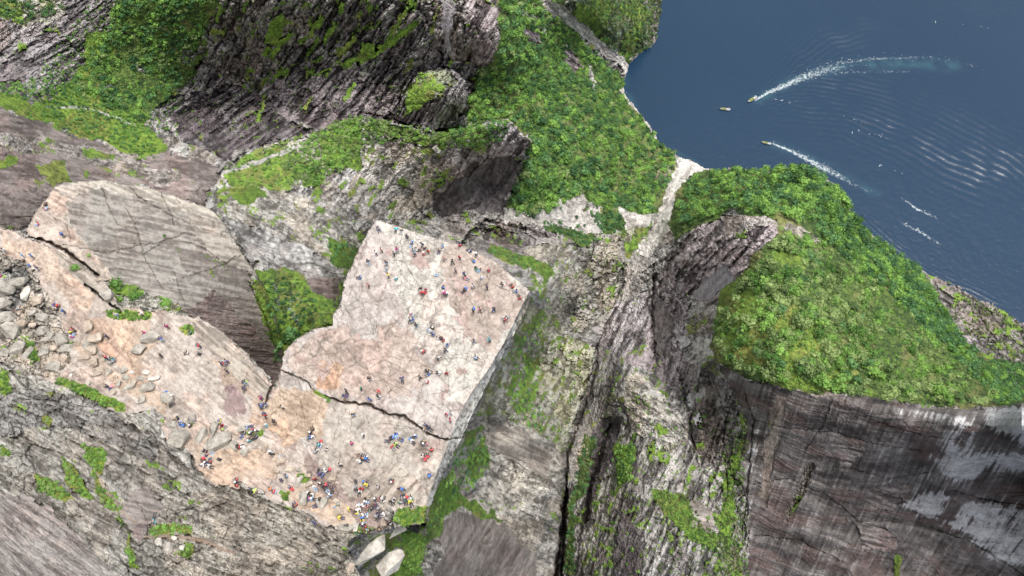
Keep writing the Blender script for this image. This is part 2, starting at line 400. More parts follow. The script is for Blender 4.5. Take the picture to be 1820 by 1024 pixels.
STYLE = {  # c dark, c light, c accent, relief scale px, ratio, amplitude, green share
 'crag':   ((0.085,0.08,0.075), (0.52,0.51,0.49), (0.24,0.20,0.17), 15, 1.6, 0.75, 0.15),
 'pale':   ((0.12,0.115,0.105), (0.52,0.505,0.475), (0.34,0.30,0.25), 14, 1.6, 0.62, 0.10),
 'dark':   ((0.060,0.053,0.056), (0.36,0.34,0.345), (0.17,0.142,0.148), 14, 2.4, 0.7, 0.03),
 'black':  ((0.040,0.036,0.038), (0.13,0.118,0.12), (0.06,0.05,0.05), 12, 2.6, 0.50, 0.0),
 'brown':  ((0.13,0.108,0.102), (0.27,0.235,0.22), (0.18,0.135,0.125), 22, 5.0, 0.16, 0.0),
 'smooth': ((0.20,0.18,0.165), (0.36,0.335,0.31), (0.25,0.21,0.19), 26, 4.5, 0.08, 0.0),
 'slab':   ((0.155,0.142,0.128), (0.29,0.275,0.25), (0.20,0.172,0.155), 20, 6.0, 0.07, 0.0),
 'grey':   ((0.10,0.095,0.09), (0.42,0.415,0.405), (0.25,0.225,0.215), 17, 2.2, 0.5, 0.02),
 'talus':  ((0.25,0.245,0.235), (0.52,0.51,0.49), (0.40,0.38,0.36), 4, 1.1, 0.5, 0.0),
 'stream': ((0.26,0.25,0.24), (0.56,0.55,0.53), (0.42,0.39,0.36), 10, 2.6, 0.5, 0.0),
 'meadow': ((0.085,0.145,0.026), (0.185,0.285,0.045), (0.20,0.20,0.06), 6, 1.2, 0.3, 1.0),
 'woods':  ((0.025,0.05,0.016), (0.10,0.15,0.035), (0.16,0.15,0.06), 8, 1.2, 0.3, 1.0),
 'sand':   ((0.30,0.235,0.185), (0.41,0.34,0.28), (0.36,0.26,0.19), 14, 1.3, 0.03, 0.0),
 'plateau':((0.270,0.238,0.218), (0.455,0.425,0.400), (0.345,0.285,0.262), 26, 1.4, 0.022, 0.0),
 'platpale':((0.29,0.272,0.245), (0.50,0.48,0.435), (0.39,0.33,0.295), 13, 1.5, 0.04, 0.0),
 'bench':  ((0.245,0.208,0.182), (0.43,0.388,0.352), (0.35,0.265,0.22), 15, 1.8, 0.06, 0.0),
 'mud':    ((0.185,0.145,0.128), (0.270,0.218,0.198), (0.225,0.175,0.158), 10, 1.3, 0.01, 0.0),
 'wall':   ((0.050,0.041,0.041), (0.155,0.138,0.132), (0.095,0.068,0.064), 34, 5.5, 0.10, 0.0),
 'white':  ((0.33,0.33,0.34), (0.52,0.52,0.54), (0.28,0.26,0.26), 20, 4.0, 0.10, 0.0),
 'pillar': ((0.09,0.085,0.082), (0.46,0.45,0.43), (0.17,0.15,0.14), 15, 3.2, 0.55, 0.1),
 'sheet':  ((0.15,0.14,0.125), (0.45,0.44,0.41), (0.28,0.25,0.22), 42, 2.0, 0.30, 0.03),
 'mossy':  ((0.13,0.125,0.10), (0.50,0.49,0.45), (0.27,0.25,0.16), 10, 1.5, 0.8, 0.45),
}
GREEN_A = np.array((0.065,0.12,0.024)); GREEN_B = np.array((0.165,0.265,0.042)); GREEN_C = np.array((0.17,0.155,0.055))

def patch(poly, style, ang=0, green=None, warp=7, ws=22, seed=None, sc=1.0, amp=1.0, tint=None, gscale=24, soft=None):
    global _ps
    _ps += 13
    seed = _ps if seed is None else seed
    Q = np.array(poly, float); mg = warp * 1.7 + 2
    i0 = np.searchsorted(XS, Q[:, 0].min() - mg); i1 = np.searchsorted(XS, Q[:, 0].max() + mg)
    j0 = np.searchsorted(YS, Q[:, 1].min() - mg); j1 = np.searchsorted(YS, Q[:, 1].max() + mg)
    if soft is not None:
        jj, ii = np.nonzero(soft); i0 = max(i0, ii.min()); i1 = min(i1, ii.max() + 1); j0 = max(j0, jj.min()); j1 = min(j1, jj.max() + 1)
    if i0 >= i1 or j0 >= j1: return
    gx = GX[j0:j1, i0:i1]; gy = GY[j0:j1, i0:i1]
    if len(poly) == 4 and poly is BIG:
        mm = np.ones(gx.shape, bool)
    else:
        mm = inpoly(gx + warp * fbm(gx / ws, gy / ws, seed + 1, 4), gy + warp * fbm(gx / ws + 31, gy / ws, seed + 2, 4), poly)
    if soft is not None:
        mm &= soft[j0:j1, i0:i1]
    if not mm.any():
        return
    m = np.zeros(GX.shape, bool); m[j0:j1, i0:i1] = mm
    x = GX[m]; y = GY[m]
    cd, cl, ca, s0, ratio, am, gr = STYLE[style]
    if green is not None: gr = green
    h, tone, edge = rocks(x, y, ang, s0 * sc, ratio, am * amp, seed)
    a = math.radians(ang); c, s = math.cos(a), math.sin(a)
    u = x * c + y * s; v = -x * s + y * c
    st = fbm(u / (38 * sc), v / (4.5 * sc), seed + 3, 4)                # streaks along the strike
    f1 = fbm(x / 30, y / 30, seed + 4, 4)
    f2 = fbm(x / 5, y / 5, seed + 5, 3)
    t = np.clip(0.5 + TONEW.get(style, 0.85) * tone + STW.get(style, 0.35) * st + 0.22 * f1 + 0.34 * f2, 0, 1)
    col = mix(np.array(cd), np.array(cl), t)
    jf = JOINTS.get(style, 0.4) * sstep(-0.35, 0.35, fbm(x / 48 + 3, y / 48, seed + 12, 3))
    col = col * (1 - jf * edge)[:, None]
    acc = sstep(0.05, 0.55, fbm(x / 45 + 7, y / 45, seed + 6, 4))
    col = mix(col, np.array(ca) * (0.5 + 1.0 * t[:, None]), 0.6 * acc)
    if tint is not None: col = col * np.array(tint)
    h = h + am * amp * s0 * sc * (0.35 * f1 + 0.10 * f2 + HSTW.get(style, 0.22) * st)
    g = fbm(u / (gscale * 1.7), v / gscale, seed + 7, 4) * 0.5 + 0.5 + 0.12 * tone
    if gr >= 1: vg = np.ones_like(x)
    else: vg = sstep(0.02, 0.08, g + 0.16 * f2 - (1 - gr)) if gr > 0 else np.zeros_like(x)
    if gr >= 1:
        pass
    elif gr > 0:
        gc = mix(GREEN_A, GREEN_B, np.clip(0.5 + 0.6 * f2 + 0.4 * f1, 0, 1)); gc = mix(gc, GREEN_C, 0.6 * sstep(0.1, 0.6, fbm(x / 17, y / 17, seed + 8, 3)))
        col = mix(col, gc, vg)
        h = h * (1 - 0.6 * vg) + vg * (1.2 + 0.9 * f2)
    HH[m] = h; CC[m] = col; VEG[m] = vg
_ps = 100
def blob(cx_, cy_, rx, ry=None, ang=0, n=14):
    ry = ry or rx; a = math.radians(ang)
    return [(cx_ + rx * math.cos(t) * math.cos(a) - ry * math.sin(t) * math.sin(a), cy_ + rx * math.cos(t) * math.sin(a) + ry * math.sin(t) * math.cos(a)) for t in [k * 2 * math.pi / n for k in range(n)]]
def strip(pts, w):
    """ribbon polygon round a polyline (w: one width or one for each point)"""
    W = [w] * len(pts) if isinstance(w, (int, float)) else w
    L, R = [], []
    for i, (x, y) in enumerate(pts):
        x0, y0 = pts[max(0, i - 1)]; x1, y1 = pts[min(len(pts) - 1, i + 1)]
        l = math.hypot(x1 - x0, y1 - y0) or 1; nx_, ny_ = -(y1 - y0) / l, (x1 - x0) / l
        L.append((x + nx_ * W[i] / 2, y + ny_ * W[i] / 2)); R.append((x - nx_ * W[i] / 2, y - ny_ * W[i] / 2))
    return L + R[::-1]
# ------------------------------------------------------------------ what covers the land, back to front
BIG = [(-900,-700),(2600,-700),(2600,2000),(-900,2000)]
patch(BIG, 'crag', -35, green=0.2)
# --- upper left: broken dark cliffs and a wooded gully
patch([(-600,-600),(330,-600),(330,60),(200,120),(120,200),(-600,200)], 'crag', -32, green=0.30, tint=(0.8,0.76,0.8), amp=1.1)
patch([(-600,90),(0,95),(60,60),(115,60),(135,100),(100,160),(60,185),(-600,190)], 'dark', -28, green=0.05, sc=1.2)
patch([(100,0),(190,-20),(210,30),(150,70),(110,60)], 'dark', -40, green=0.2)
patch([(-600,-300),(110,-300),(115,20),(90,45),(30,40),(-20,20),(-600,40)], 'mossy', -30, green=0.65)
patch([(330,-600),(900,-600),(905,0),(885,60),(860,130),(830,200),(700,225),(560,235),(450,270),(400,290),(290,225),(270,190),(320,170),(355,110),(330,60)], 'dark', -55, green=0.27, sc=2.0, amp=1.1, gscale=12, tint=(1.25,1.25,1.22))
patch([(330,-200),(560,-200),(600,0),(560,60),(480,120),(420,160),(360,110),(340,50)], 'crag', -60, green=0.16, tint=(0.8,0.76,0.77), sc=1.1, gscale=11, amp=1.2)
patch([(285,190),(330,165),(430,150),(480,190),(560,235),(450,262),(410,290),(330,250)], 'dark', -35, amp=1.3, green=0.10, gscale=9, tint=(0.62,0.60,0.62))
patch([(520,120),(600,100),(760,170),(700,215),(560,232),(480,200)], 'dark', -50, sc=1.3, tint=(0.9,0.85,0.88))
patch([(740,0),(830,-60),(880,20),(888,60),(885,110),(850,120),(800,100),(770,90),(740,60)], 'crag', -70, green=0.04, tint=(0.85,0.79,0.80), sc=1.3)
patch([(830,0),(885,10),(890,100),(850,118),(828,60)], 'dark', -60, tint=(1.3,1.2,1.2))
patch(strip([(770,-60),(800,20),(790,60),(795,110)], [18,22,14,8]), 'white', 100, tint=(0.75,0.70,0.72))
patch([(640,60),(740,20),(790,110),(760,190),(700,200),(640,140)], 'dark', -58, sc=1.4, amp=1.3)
# grassy ledges that climb the dark cliff
for pts, w in (([(480,80),(490,50),(510,30)],26),([(600,100),(625,75),(632,70)],12),([(640,110),(690,80),(740,40)],12),([(690,70),(720,20),(735,0)],9),([(605,120),(650,95)],14),([(640,85),(665,85)],18),
               ([(480,105),(500,80),(520,60)],10),([(550,60),(575,30)],10),([(575,75),(595,40)],8),([(480,145),(510,125)],7),([(470,100),(480,85)],10),([(530,75),(560,60)],9),([(560,135),(590,122)],6),([(610,175),(635,150)],7),
               ([(600,25),(612,5)],7),([(765,60),(780,15)],5),([(455,215),(475,170)],6),([(540,200),(555,170)],5),([(720,130),(735,100)],6),([(375,55),(400,60)],10),([(385,40),(395,10)],8),([(735,215),(752,160)],16),([(430,20),(440,0)],7)):
    patch(strip(pts, w), 'meadow', -50, warp=4, ws=10, tint=(1.12,1.2,1.1))
# wooded hollow
patch([(205,-20),(330,-30),(400,-20),(385,20),(360,70),(330,95),(350,130),(320,160),(275,200),(250,215),(215,205),(140,185),(110,160),(160,100),(200,40)], 'woods', -20)
patch([(110,160),(150,110),(175,130),(200,180),(270,205),(260,225),(300,262),(270,285),(180,250),(100,225),(0,195),(-600,160),(-600,120),(0,160),(60,185)], 'meadow', 10, tint=(0.95,0.95,0.9))
patch([(150,60),(215,60),(190,105),(150,120)], 'meadow', -30)
for b_ in ((250,120,16,7,20),(300,40,14,8,-30),(190,150,10,6,0),(330,100,8,14,0),(230,60,9,6,0)):
    patch(blob(*b_), 'crag', -30, warp=5, ws=10, tint=(0.8,0.78,0.8))
patch(strip([(80,190),(150,190),(200,207),(240,222)], [3,4,4,4]), 'talus', 10, warp=2)
# --- brown slabs under the woods
patch([(-600,190),(0,192),(60,215),(120,240),(180,258),(240,285),(300,270),(370,290),(400,300),(430,330),(420,390),(330,360),(250,330),(110,325),(60,385),(20,410),(-600,400)], 'brown', 9, green=0.05, sc=1.2)
patch([(-600,240),(0,238),(80,245),(160,262),(250,290),(330,310),(300,330),(200,300),(90,270),(-600,280)], 'pale', 10, green=0.22, tint=(0.85,0.8,0.8), sc=0.7)
patch([(60,290),(110,290),(130,325),(100,326),(70,305)], 'meadow', 30)
patch([(-100,275),(30,282),(20,300),(-100,300)], 'meadow', 0)
patch([(385,305),(420,268),(450,262),(410,300),(400,330)], 'crag', -20, tint=(0.6,0.58,0.58))
# --- the ledge with meadow and boulders above the slab's end
patch(CRAG, 'crag', -45, green=0.30, sc=1.1, gscale=13)
patch([(395,310),(430,285),(480,262),(560,240),(620,212),(655,215),(650,250),(630,290),(560,330),(500,340),(430,345)], 'mossy', -25, green=0.62, tint=(0.95,0.95,0.9))
patch([(560,240),(640,206),(700,225),(790,240),(760,258),(700,245),(655,255),(640,300),(580,300)], 'mossy', 0, green=0.75)
patch(strip([(395,308),(450,290),(520,265),(570,245)], [5,8,7,4]), 'talus', -20, warp=3, tint=(0.85,0.85,0.85))
patch([(640,225),(700,250),(760,265),(800,290),(790,330),(730,390),(650,385),(610,350),(640,290)], 'pale', -55, green=0.28, sc=1.1, gscale=12, tint=(0.95,0.93,0.92))
patch([(740,235),(800,225),(870,222),(890,240),(880,275),(830,270),(780,262)], 'mossy', 10, green=0.7)
patch([(860,245),(905,215),(943,250),(925,290),(900,275),(870,290)], 'dark', -60, tint=(1.5,1.5,1.5), sc=1.2)
patch([(775,320),(830,285),(900,280),(932,290),(905,350),(885,385),(840,400),(790,405),(765,370)], 'black', -58, amp=0.5, sc=1.4, tint=(1.15,1.15,1.15))
patch([(800,260),(850,270),(860,290),(800,330),(770,350),(775,300)], 'crag', -60, tint=(0.75,0.7,0.7))
patch([(390,345),(450,340),(540,350),(620,380),(640,430),(600,470),(520,440),(440,400),(400,385)], 'pale', 25, green=0.26, gscale=12, tint=(0.93,0.92,0.90), sc=0.9)
patch([(400,385),(420,395),(520,430),(600,470),(615,500),(560,510),(480,490),(440,450)], 'grey', 20, green=0.0, tint=(1.15,1.15,1.15), sc=1.5, amp=0.6)
patch([(455,480),(520,480),(570,505),(612,500),(600,560),(590,580),(545,590),(500,650),(480,640),(490,590),(450,520)], 'mossy', 40, green=0.75, tint=(0.6,0.7,0.75))
patch([(540,495),(610,495),(600,530),(550,520)], 'brown', 10, tint=(0.7,0.7,0.7))
patch([(580,420),(640,440),(620,480),(590,470)], 'meadow', 40, tint=(0.7,0.8,0.8))
patch([(400,340),(450,325),(480,350),(430,365)], 'meadow', 0, tint=(0.7,0.75,0.7))
patch(KNOB, 'dark', -60, green=0.06, amp=1.3)
patch([(725,160),(750,128),(790,120),(815,140),(790,165),(760,180),(735,200),(715,210)], 'mossy', -60, green=0.6, tint=(0.8,0.9,0.85))
# --- valley forest and the far spur
VALLEY = [(885,-600),(1000,-600),(1000,30),(1050,90),(1110,140),(1105,165),(1130,190),(1165,240),(1195,275),(1190,310),(1180,380),(1130,400),(1100,385),(1030,350),(950,385),(900,370),(930,300),(943,250),(905,215),(830,225),(850,130),(890,90)]
patch(VALLEY, 'woods', -40, tint=(0.9,1.0,1.0))
patch([(930,-100),(960,-20),(985,40),(970,60),(940,40),(915,0)], 'mossy', 50, green=0.5, tint=(0.8,0.85,0.8))
patch([(930,50),(960,60),(965,80),(940,78)], 'dark', 40, tint=(1.2,1.2,1.2))
patch([(1005,85),(1030,100),(1040,120),(1020,130),(1000,110)], 'dark', 40, tint=(1.2,1.15,1.15))
patch(strip([(1045,120),(1058,145),(1062,160)], [12,12,6]), 'crag', 60, tint=(0.9,0.9,0.9))
patch([(1000,165),(1040,160),(1035,180),(1000,190)], 'mossy', 0, green=0.4, tint=(0.5,0.5,0.45))
patch([(1000,-600),(1200,-600),(1180,0),(1170,70),(1145,100),(1125,110),(1080,95),(1040,60),(1005,0)], 'mossy', -70, green=0.62, tint=(0.42,0.50,0.42), amp=0.8)
patch([(1130,-60),(1182,-60),(1172,60),(1155,75),(1160,20),(1135,10)], 'crag', -60, green=0.3, tint=(0.55,0.52,0.52))
patch(strip([(945,-60),(975,5),(1010,35),(1050,65),(1080,95),(1105,110),(1118,125)], [22,26,22,18,16,16,12]), 'stream', 48, warp=4, ws=12, tint=(0.92,0.90,0.90))
patch(strip([(1115,118),(1118,150),(1108,165),(1122,182),(1140,200),(1160,225),(1170,245)], [16,14,9,12,9,9,12]), 'stream', 60, warp=3, ws=10, tint=(1.1,1.08,1.05))
patch(strip([(1170,62),(1160,88),(1135,98),(1120,108)], [8,7,8,8]), 'stream', -40, warp=2, tint=(0.75,0.7,0.7))
patch([(1160,280),(1195,272),(1210,300),(1190,330),(1165,320)], 'mossy', 0, green=0.3, tint=(0.8,0.75,0.7))
# scree and the stream bed down to the fjord
patch([(895,375),(950,385),(990,365),(1030,345),(1040,385),(1100,375),(1165,385),(1160,405),(1110,415),(1040,408),(960,392),(900,388)], 'talus', 0, warp=9)
patch([(1020,360),(1060,370),(1100,385),(1110,410),(1040,408)], 'woods', 0, green=1, tint=(0.8,0.9,0.9))
patch([(1100,395),(1160,395),(1150,440),(1120,475),(1095,440)], 'mossy', -60, green=0.75, tint=(1.0,1.0,0.9))
patch(strip([(1262,302),(1235,292),(1215,300),(1200,330),(1185,360),(1178,395),(1160,430),(1140,455)], [14,30,30,24,22,26,26,30]), 'stream', -62, warp=5, ws=12, tint=(1.2,1.18,1.15))
patch(strip([(1140,450),(1125,490),(1115,530),(1105,570)], [34,36,34,30]), 'stream', -70, tint=(0.85,0.83,0.82))
patch([(1085,540),(1150,520),(1160,580),(1175,660),(1120,650),(1060,640),(1040,600)], 'dark', -65, green=0.05, tint=(1.5,1.5,1.5))
# --- rocky side of the ravine, right of the plateau
RAV = RAVINE
patch([(700,395),(900,375),(960,392),(1040,405),(1105,415),(1112,480),(1095,545),(1062,610),(1000,620),(945,560),(840,450),(760,430)], 'grey', 14, green=0.20, sc=1.0, tint=(0.95,0.93,0.92))
patch([(840,400),(940,385),(1000,400),(960,440),(880,440)], 'crag', 14, green=0.12, tint=(0.72,0.68,0.70), sc=1.3)
patch([(930,440),(1100,420),(1110,500),(1085,560),(1040,600),(960,560),(940,500)], 'pale', -55, green=0.2, gscale=10, tint=(0.86,0.86,0.84), sc=1.1, amp=1.8)
patch(strip([(870,440),(920,460),(960,475),(975,500)], [12,20,26,26]), 'meadow', 30, tint=(0.75,0.8,0.75))
patch(strip([(965,398),(1010,412),(1050,430)], [12,22,16]), 'woods', 20)
patch([(880,640),(905,610),(945,545),(985,560),(1000,600),(1050,620),(1052,650),(1025,720),(1003,800),(960,790),(930,760),(880,740),(845,735),(860,700)], 'mossy', -60, amp=2.0, green=0.40, gscale=7, tint=(1.0,1.0,0.92), sc=1.2)
patch([(1000,590),(1052,620),(1050,660),(1025,730),(1005,800),(985,790),(990,720),(1000,660)], 'mossy', -60, amp=2.2, green=0.32, gscale=6, tint=(1.15,1.15,1.0))
patch([(905,620),(960,560),(965,640),(950,720),(920,740),(900,700)], 'mossy', -60, green=0.55, gscale=10)
patch([(790,838),(822,776),(870,745),(900,770),(880,830),(830,870),(790,880)], 'mossy', -50, green=0.62)
patch([(850,745),(900,742),(950,765),(985,790),(1003,840),(995,950),(985,1024),(960,1500),(700,1500),(680,1024),(760,960),(800,900),(850,880),(870,820)], 'pale', 22, green=0.06, sc=1.3, amp=0.8, tint=(1.02,0.99,0.94))
patch([(870,748),(930,765),(985,810),(970,850),(900,810),(870,790)], 'slab', 25, amp=1.5, tint=(1.15,1.12,1.08))
patch([(770,930),(810,905),(870,915),(950,985),(960,1060),(960,1500),(760,1500),(770,1024),(790,980)], 'smooth', -58, sc=1.2, amp=1.5, tint=(0.80,0.76,0.74))
patch([(760,900),(790,850),(815,870),(830,890),(800,910),(790,940),(765,960)], 'meadow', -60, tint=(0.8,0.95,0.85))
patch([(800,890),(850,890),(900,930),(850,915)], 'mossy', 10, green=0.7)
patch([(700,940),(760,930),(765,960),(740,1000),(760,1024),(740,1500),(620,1500),(640,1024),(640,960)], 'mossy', -40, green=0.6)
patch([(706,945),(745,940),(760,965),(742,1020),(712,1020),(720,980)], 'meadow', -40)
patch([(718,934),(745,932),(742,950),(720,948)], 'black', 0, warp=2, tint=(0.7,0.7,0.7))
TAL = [(892,372),(950,388),(985,368),(1030,343),(1045,372),(1100,378),(1170,380),(1160,402),(1110,412),(1075,418),(1040,408),(960,398),(895,392)]
patch(TAL, 'talus', 0, warp=9, tint=(0.92,0.91,0.9))
patch([(1065,372),(1098,372),(1112,400),(1108,418),(1070,412)], 'woods', 0)
# --- chasm, pillars and dark clefts in the middle
patch([(1062,612),(1110,640),(1100,700),(1080,760),(1050,850),(1040,940),(1040,1500),(940,1500),(985,1024),(992,960),(1003,860),(1006,800),(1030,720),(1055,650)], 'pillar', -72, green=0.25, tint=(0.9,0.9,0.9), gscale=10, amp=0.8)
patch([(1025,755),(1055,760),(1050,820),(1015,860),(1003,830)], 'talus', 0, tint=(0.62,0.61,0.60), warp=5)
patch([(1040,770),(1062,780),(1040,870),(1020,900),(1020,1024),(1000,1024),(1010,900)], 'woods', -70, tint=(0.8,0.85,0.9))
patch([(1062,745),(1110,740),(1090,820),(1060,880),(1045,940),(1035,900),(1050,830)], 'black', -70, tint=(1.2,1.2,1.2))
patch([(1090,640),(1130,650),(1200,690),(1225,740),(1230,800),(1290,850),(1330,950),(1330,1500),(1020,1500),(1040,960),(1075,870),(1100,800),(1110,740),(1095,700)], 'pillar', -66, green=0.24, sc=1.3, gscale=12)
patch([(1115,650),(1160,680),(1215,735),(1225,790),(1190,800),(1130,770),(1110,720)], 'pale', 30, green=0.15, sc=1.1)
patch([(1060,860),(1110,830),(1130,900),(1100,1024),(1040,1500),(1035,1000)], 'pillar', -70, green=0.34, sc=1.1, tint=(0.85,0.85,0.82), gscale=8)
patch([(1090,790),(1130,790),(1120,850),(1100,860)], 'meadow', -60, tint=(0.75,0.8,0.75))
patch([(1160,870),(1215,880),(1250,930),(1290,960),(1290,990),(1230,960),(1170,900)], 'meadow', 30, tint=(0.7,0.75,0.75))
patch([(1300,740),(1330,730),(1325,850),(1300,900),(1320,960),(1325,1040),(1270,1040),(1280,900)], 'mossy', -75, green=0.55, tint=(0.75,0.78,0.7))
patch([(1230,880),(1265,905),(1270,940),(1225,935)], 'smooth', 10, tint=(0.9,0.9,0.9))
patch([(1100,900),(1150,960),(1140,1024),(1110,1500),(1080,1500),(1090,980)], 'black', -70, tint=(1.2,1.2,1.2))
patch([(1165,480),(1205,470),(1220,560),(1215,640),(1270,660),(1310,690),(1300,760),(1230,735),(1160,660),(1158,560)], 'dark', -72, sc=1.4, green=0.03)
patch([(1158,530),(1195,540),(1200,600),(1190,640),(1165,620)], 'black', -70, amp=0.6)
patch([(1230,690),(1300,690),(1320,760),(1300,830),(1250,830),(1225,760)], 'crag', -70, green=0.1, tint=(0.55,0.53,0.54))
for b_ in ((1228,712,9,13,20),(1247,700,7,14,20),(1240,745,6,12,20),(1215,606,11,9,0)):
    patch(blob(*b_), 'white', -70, warp=4, ws=8, tint=(0.95,0.95,0.92))
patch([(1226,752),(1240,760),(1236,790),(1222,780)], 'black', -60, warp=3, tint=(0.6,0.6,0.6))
# --- right-hand hill: cliff on its left, woods over the top
patch([(1190,470),(1215,430),(1240,400),(1290,380),(1380,380),(1390,410),(1340,450),(1310,500),(1270,540),(1225,530),(1215,480)], 'dark', -48, sc=1.6, amp=1.1, green=0.03, tint=(1.5,1.4,1.4))
patch([(1235,520),(1290,470),(1310,490),(1270,530),(1245,540)], 'white', -45, tint=(0.72,0.68,0.70))
patch([(1280,385),(1370,378),(1380,395),(1320,410),(1280,430)], 'crag', -45, tint=(1.05,1.0,1.0))
HILL = [(1200,345),(1230,305),(1280,300),(1340,303),(1440,297),(1500,345),(1520,390),(1600,455),(1640,478),(1660,520),(1690,560),(1730,620),(1830,640),(2300,760),(2300,830),(1830,718),(1750,728),(1690,726),(1600,715),(1520,702),(1440,698),(1380,690),(1320,672),(1280,648),(1265,620),(1270,560),(1300,510),(1330,470),(1380,420),(1385,395),(1300,375),(1240,400),(1200,430),(1185,400)]
patch(HILL, 'woods', 20)
patch([(1280,520),(1340,470),(1400,430),(1440,440),(1430,500),(1450,560),(1500,640),(1560,700),(1380,690),(1290,640),(1270,580)], 'meadow', 20, tint=(0.9,0.85,0.9))
patch([(1375,400),(1400,400),(1440,415),(1470,430),(1450,455),(1430,430),(1400,420)], 'mossy', 30, green=0.3, tint=(0.85,0.8,0.78))
patch([(1640,478),(1690,500),(1760,535),(1830,572),(2300,780),(2300,860),(1830,660),(1740,625),(1700,590),(1665,530)], 'crag', 35, green=0.34, tint=(0.62,0.58,0.58), sc=1.2, gscale=9)
patch([(1700,590),(1750,600),(1765,620),(1720,615)], 'dark', 30)
patch([(1760,650),(1830,660),(1830,690),(1775,675)], 'crag', 20, green=0.25, tint=(0.6,0.55,0.58))
patch([(1540,395),(1565,420),(1555,425),(1535,408)], 'stream', 40, warp=3, tint=(0.8,0.8,0.8))
# --- the great dark wall
WALL = [(1275,645),(1330,676),(1385,692),(1440,703),(1520,704),(1560,706),(1600,718),(1650,722),(1690,727),(1750,730),(1800,722),(1830,712),(2500,780),(2500,1700),(1300,1700),(1330,1000),(1335,900),(1310,850),(1330,760),(1310,700)]
patch(WALL, 'wall', 14, warp=7, amp=1.0)
patch([(1335,690),(1560,708),(1600,722),(1760,735),(1740,760),(1600,745),(1440,728),(1330,705)], 'smooth', 10, warp=5, ws=18, tint=(0.95,0.9,0.9), sc=0.7)
WHITEZ = [([(1760,735),(1800,722),(2500,770),(2500,870),(1830,800),(1790,780),(1750,760)], 1.45),([(1640,870),(1680,875),(1690,885),(1665,925),(1640,920),(1610,900)],1.5),([(1690,815),(1760,800),(1830,815),(1830,840),(1760,835),(1710,860),(1680,850),(1670,835)],1.1),
  ([(1650,930),(1700,945),(1750,980),(1830,1010),(2300,1200),(2300,1040),(1830,900),(1760,880),(1720,890),(1690,920)],0.85),([(1590,735),(1690,732),(1700,745),(1640,748)],0.7),([(1640,800),(1690,800),(1680,820),(1650,815)],0.8),([(1330,770),(1350,760),(1348,800),(1332,820)],0.8),([(1500,770),(1515,745),(1530,735),(1520,765)],0.5),([(1540,850),(1600,840),(1640,870),(1600,910),(1550,890)],0.35),([(1700,740),(1790,740),(1700,830),(1640,870),(1620,850)],0.55)]
wm = inpoly(GX + 9 * fbm(GX / 30, GY / 30, 501, 4), GY + 4 * fbm(GX / 22, GY / 22, 502, 4), WALL) & (REG < 3) & (VEG < 0.5)
x = GX[wm]; y = GY[wm]
bend = 10 * fbm(x / 160, y / 160, 520, 3)
u_ = x * math.cos(0.26) + y * math.sin(0.26); v_ = -x * math.sin(0.26) + y * math.cos(0.26) + bend + 0.00022 * (x - 1500) ** 2
th = np.arctan2(x - 880, 2240 - y); rr = np.hypot(x - 880, y - 2240)
streak = fbm(th * 320, rr / 60, 530, 4)                     # thin runs of water stain down the fall line
fine = fbm(th * 760, rr / 22, 536, 3)
band = fbm(u_ / 150 + 0.3 * fbm(x / 70, y / 50, 540, 2), v_ / 15 + 0.5 * fbm(x / 90, y / 60, 539, 3), 541, 5)                       # gneiss banding
blot = fbm(x / 40, y / 26, 545, 4)
t = np.clip(0.44 + 0.36 * band + 0.28 * streak + 0.16 * fine + 0.30 * blot, 0, 1)
c_ = mix(np.array((0.050, 0.043, 0.043)), np.array((0.215, 0.198, 0.192)), t)
c_ = mix(c_, np.array((0.115, 0.075, 0.068)), 0.5 * sstep(0.1, 0.6, fbm(u_ / 60, v_ / 22, 551, 3)))
wh = np.zeros_like(x)
for pp, a_ in WHITEZ:
    D = dist_line(x, y, pp, True, 60)[0]; I = inpoly(x, y, pp)
    wh = np.maximum(wh, a_ * np.clip(0.5 + np.where(I, D, -D) / 26, 0, 1))
wt = sstep(0.40, 0.60, wh * 0.75 + 0.20 * streak + 0.26 * fine + 0.26 * band + 0.16 * blot)
c_ = mix(c_, np.array((0.44, 0.44, 0.45)) * (0.8 + 0.3 * t[:, None]), wt)
dr = sstep(0.50, 0.85, streak * 0.62 + 0.40 * fine + 0.22 * blot + 0.05)        # pale dribbles
c_ = mix(c_, np.array((0.26, 0.245, 0.24)), 0.5 * dr)
CC[wm] = c_
HH[wm] = 3.2 * band + 0.5 * streak + 0.35 * fine + 2.2 * blot + 6 * np.round(2.2 * fbm(u_ / 120, v_ / 34, 560, 2)) / 2.2 * 0.5
patch([(1375,700),(1395,705),(1385,780),(1360,900),(1350,880),(1365,780)], 'smooth', -70, warp=6, tint=(0.75,0.7,0.66), green=0.12)
patch([(1440,820),(1450,830),(1415,900),(1395,940),(1400,900),(1420,860)], 'mossy', -60, green=0.35, tint=(0.6,0.55,0.55), warp=4)
patch([(1590,985),(1605,990),(1600,1024),(1590,1024)], 'meadow', -80, tint=(0.7,0.7,0.7), warp=3)
for pp in ([(1540,880),(1570,860),(1620,870),(1600,900),(1560,905)],[(1450,790),(1490,780),(1540,800),(1500,830)],[(1500,920),(1590,940),(1590,980),(1540,975)]):
    patch(pp, 'wall', 14, warp=10, tint=(1.7,1.7,1.7))
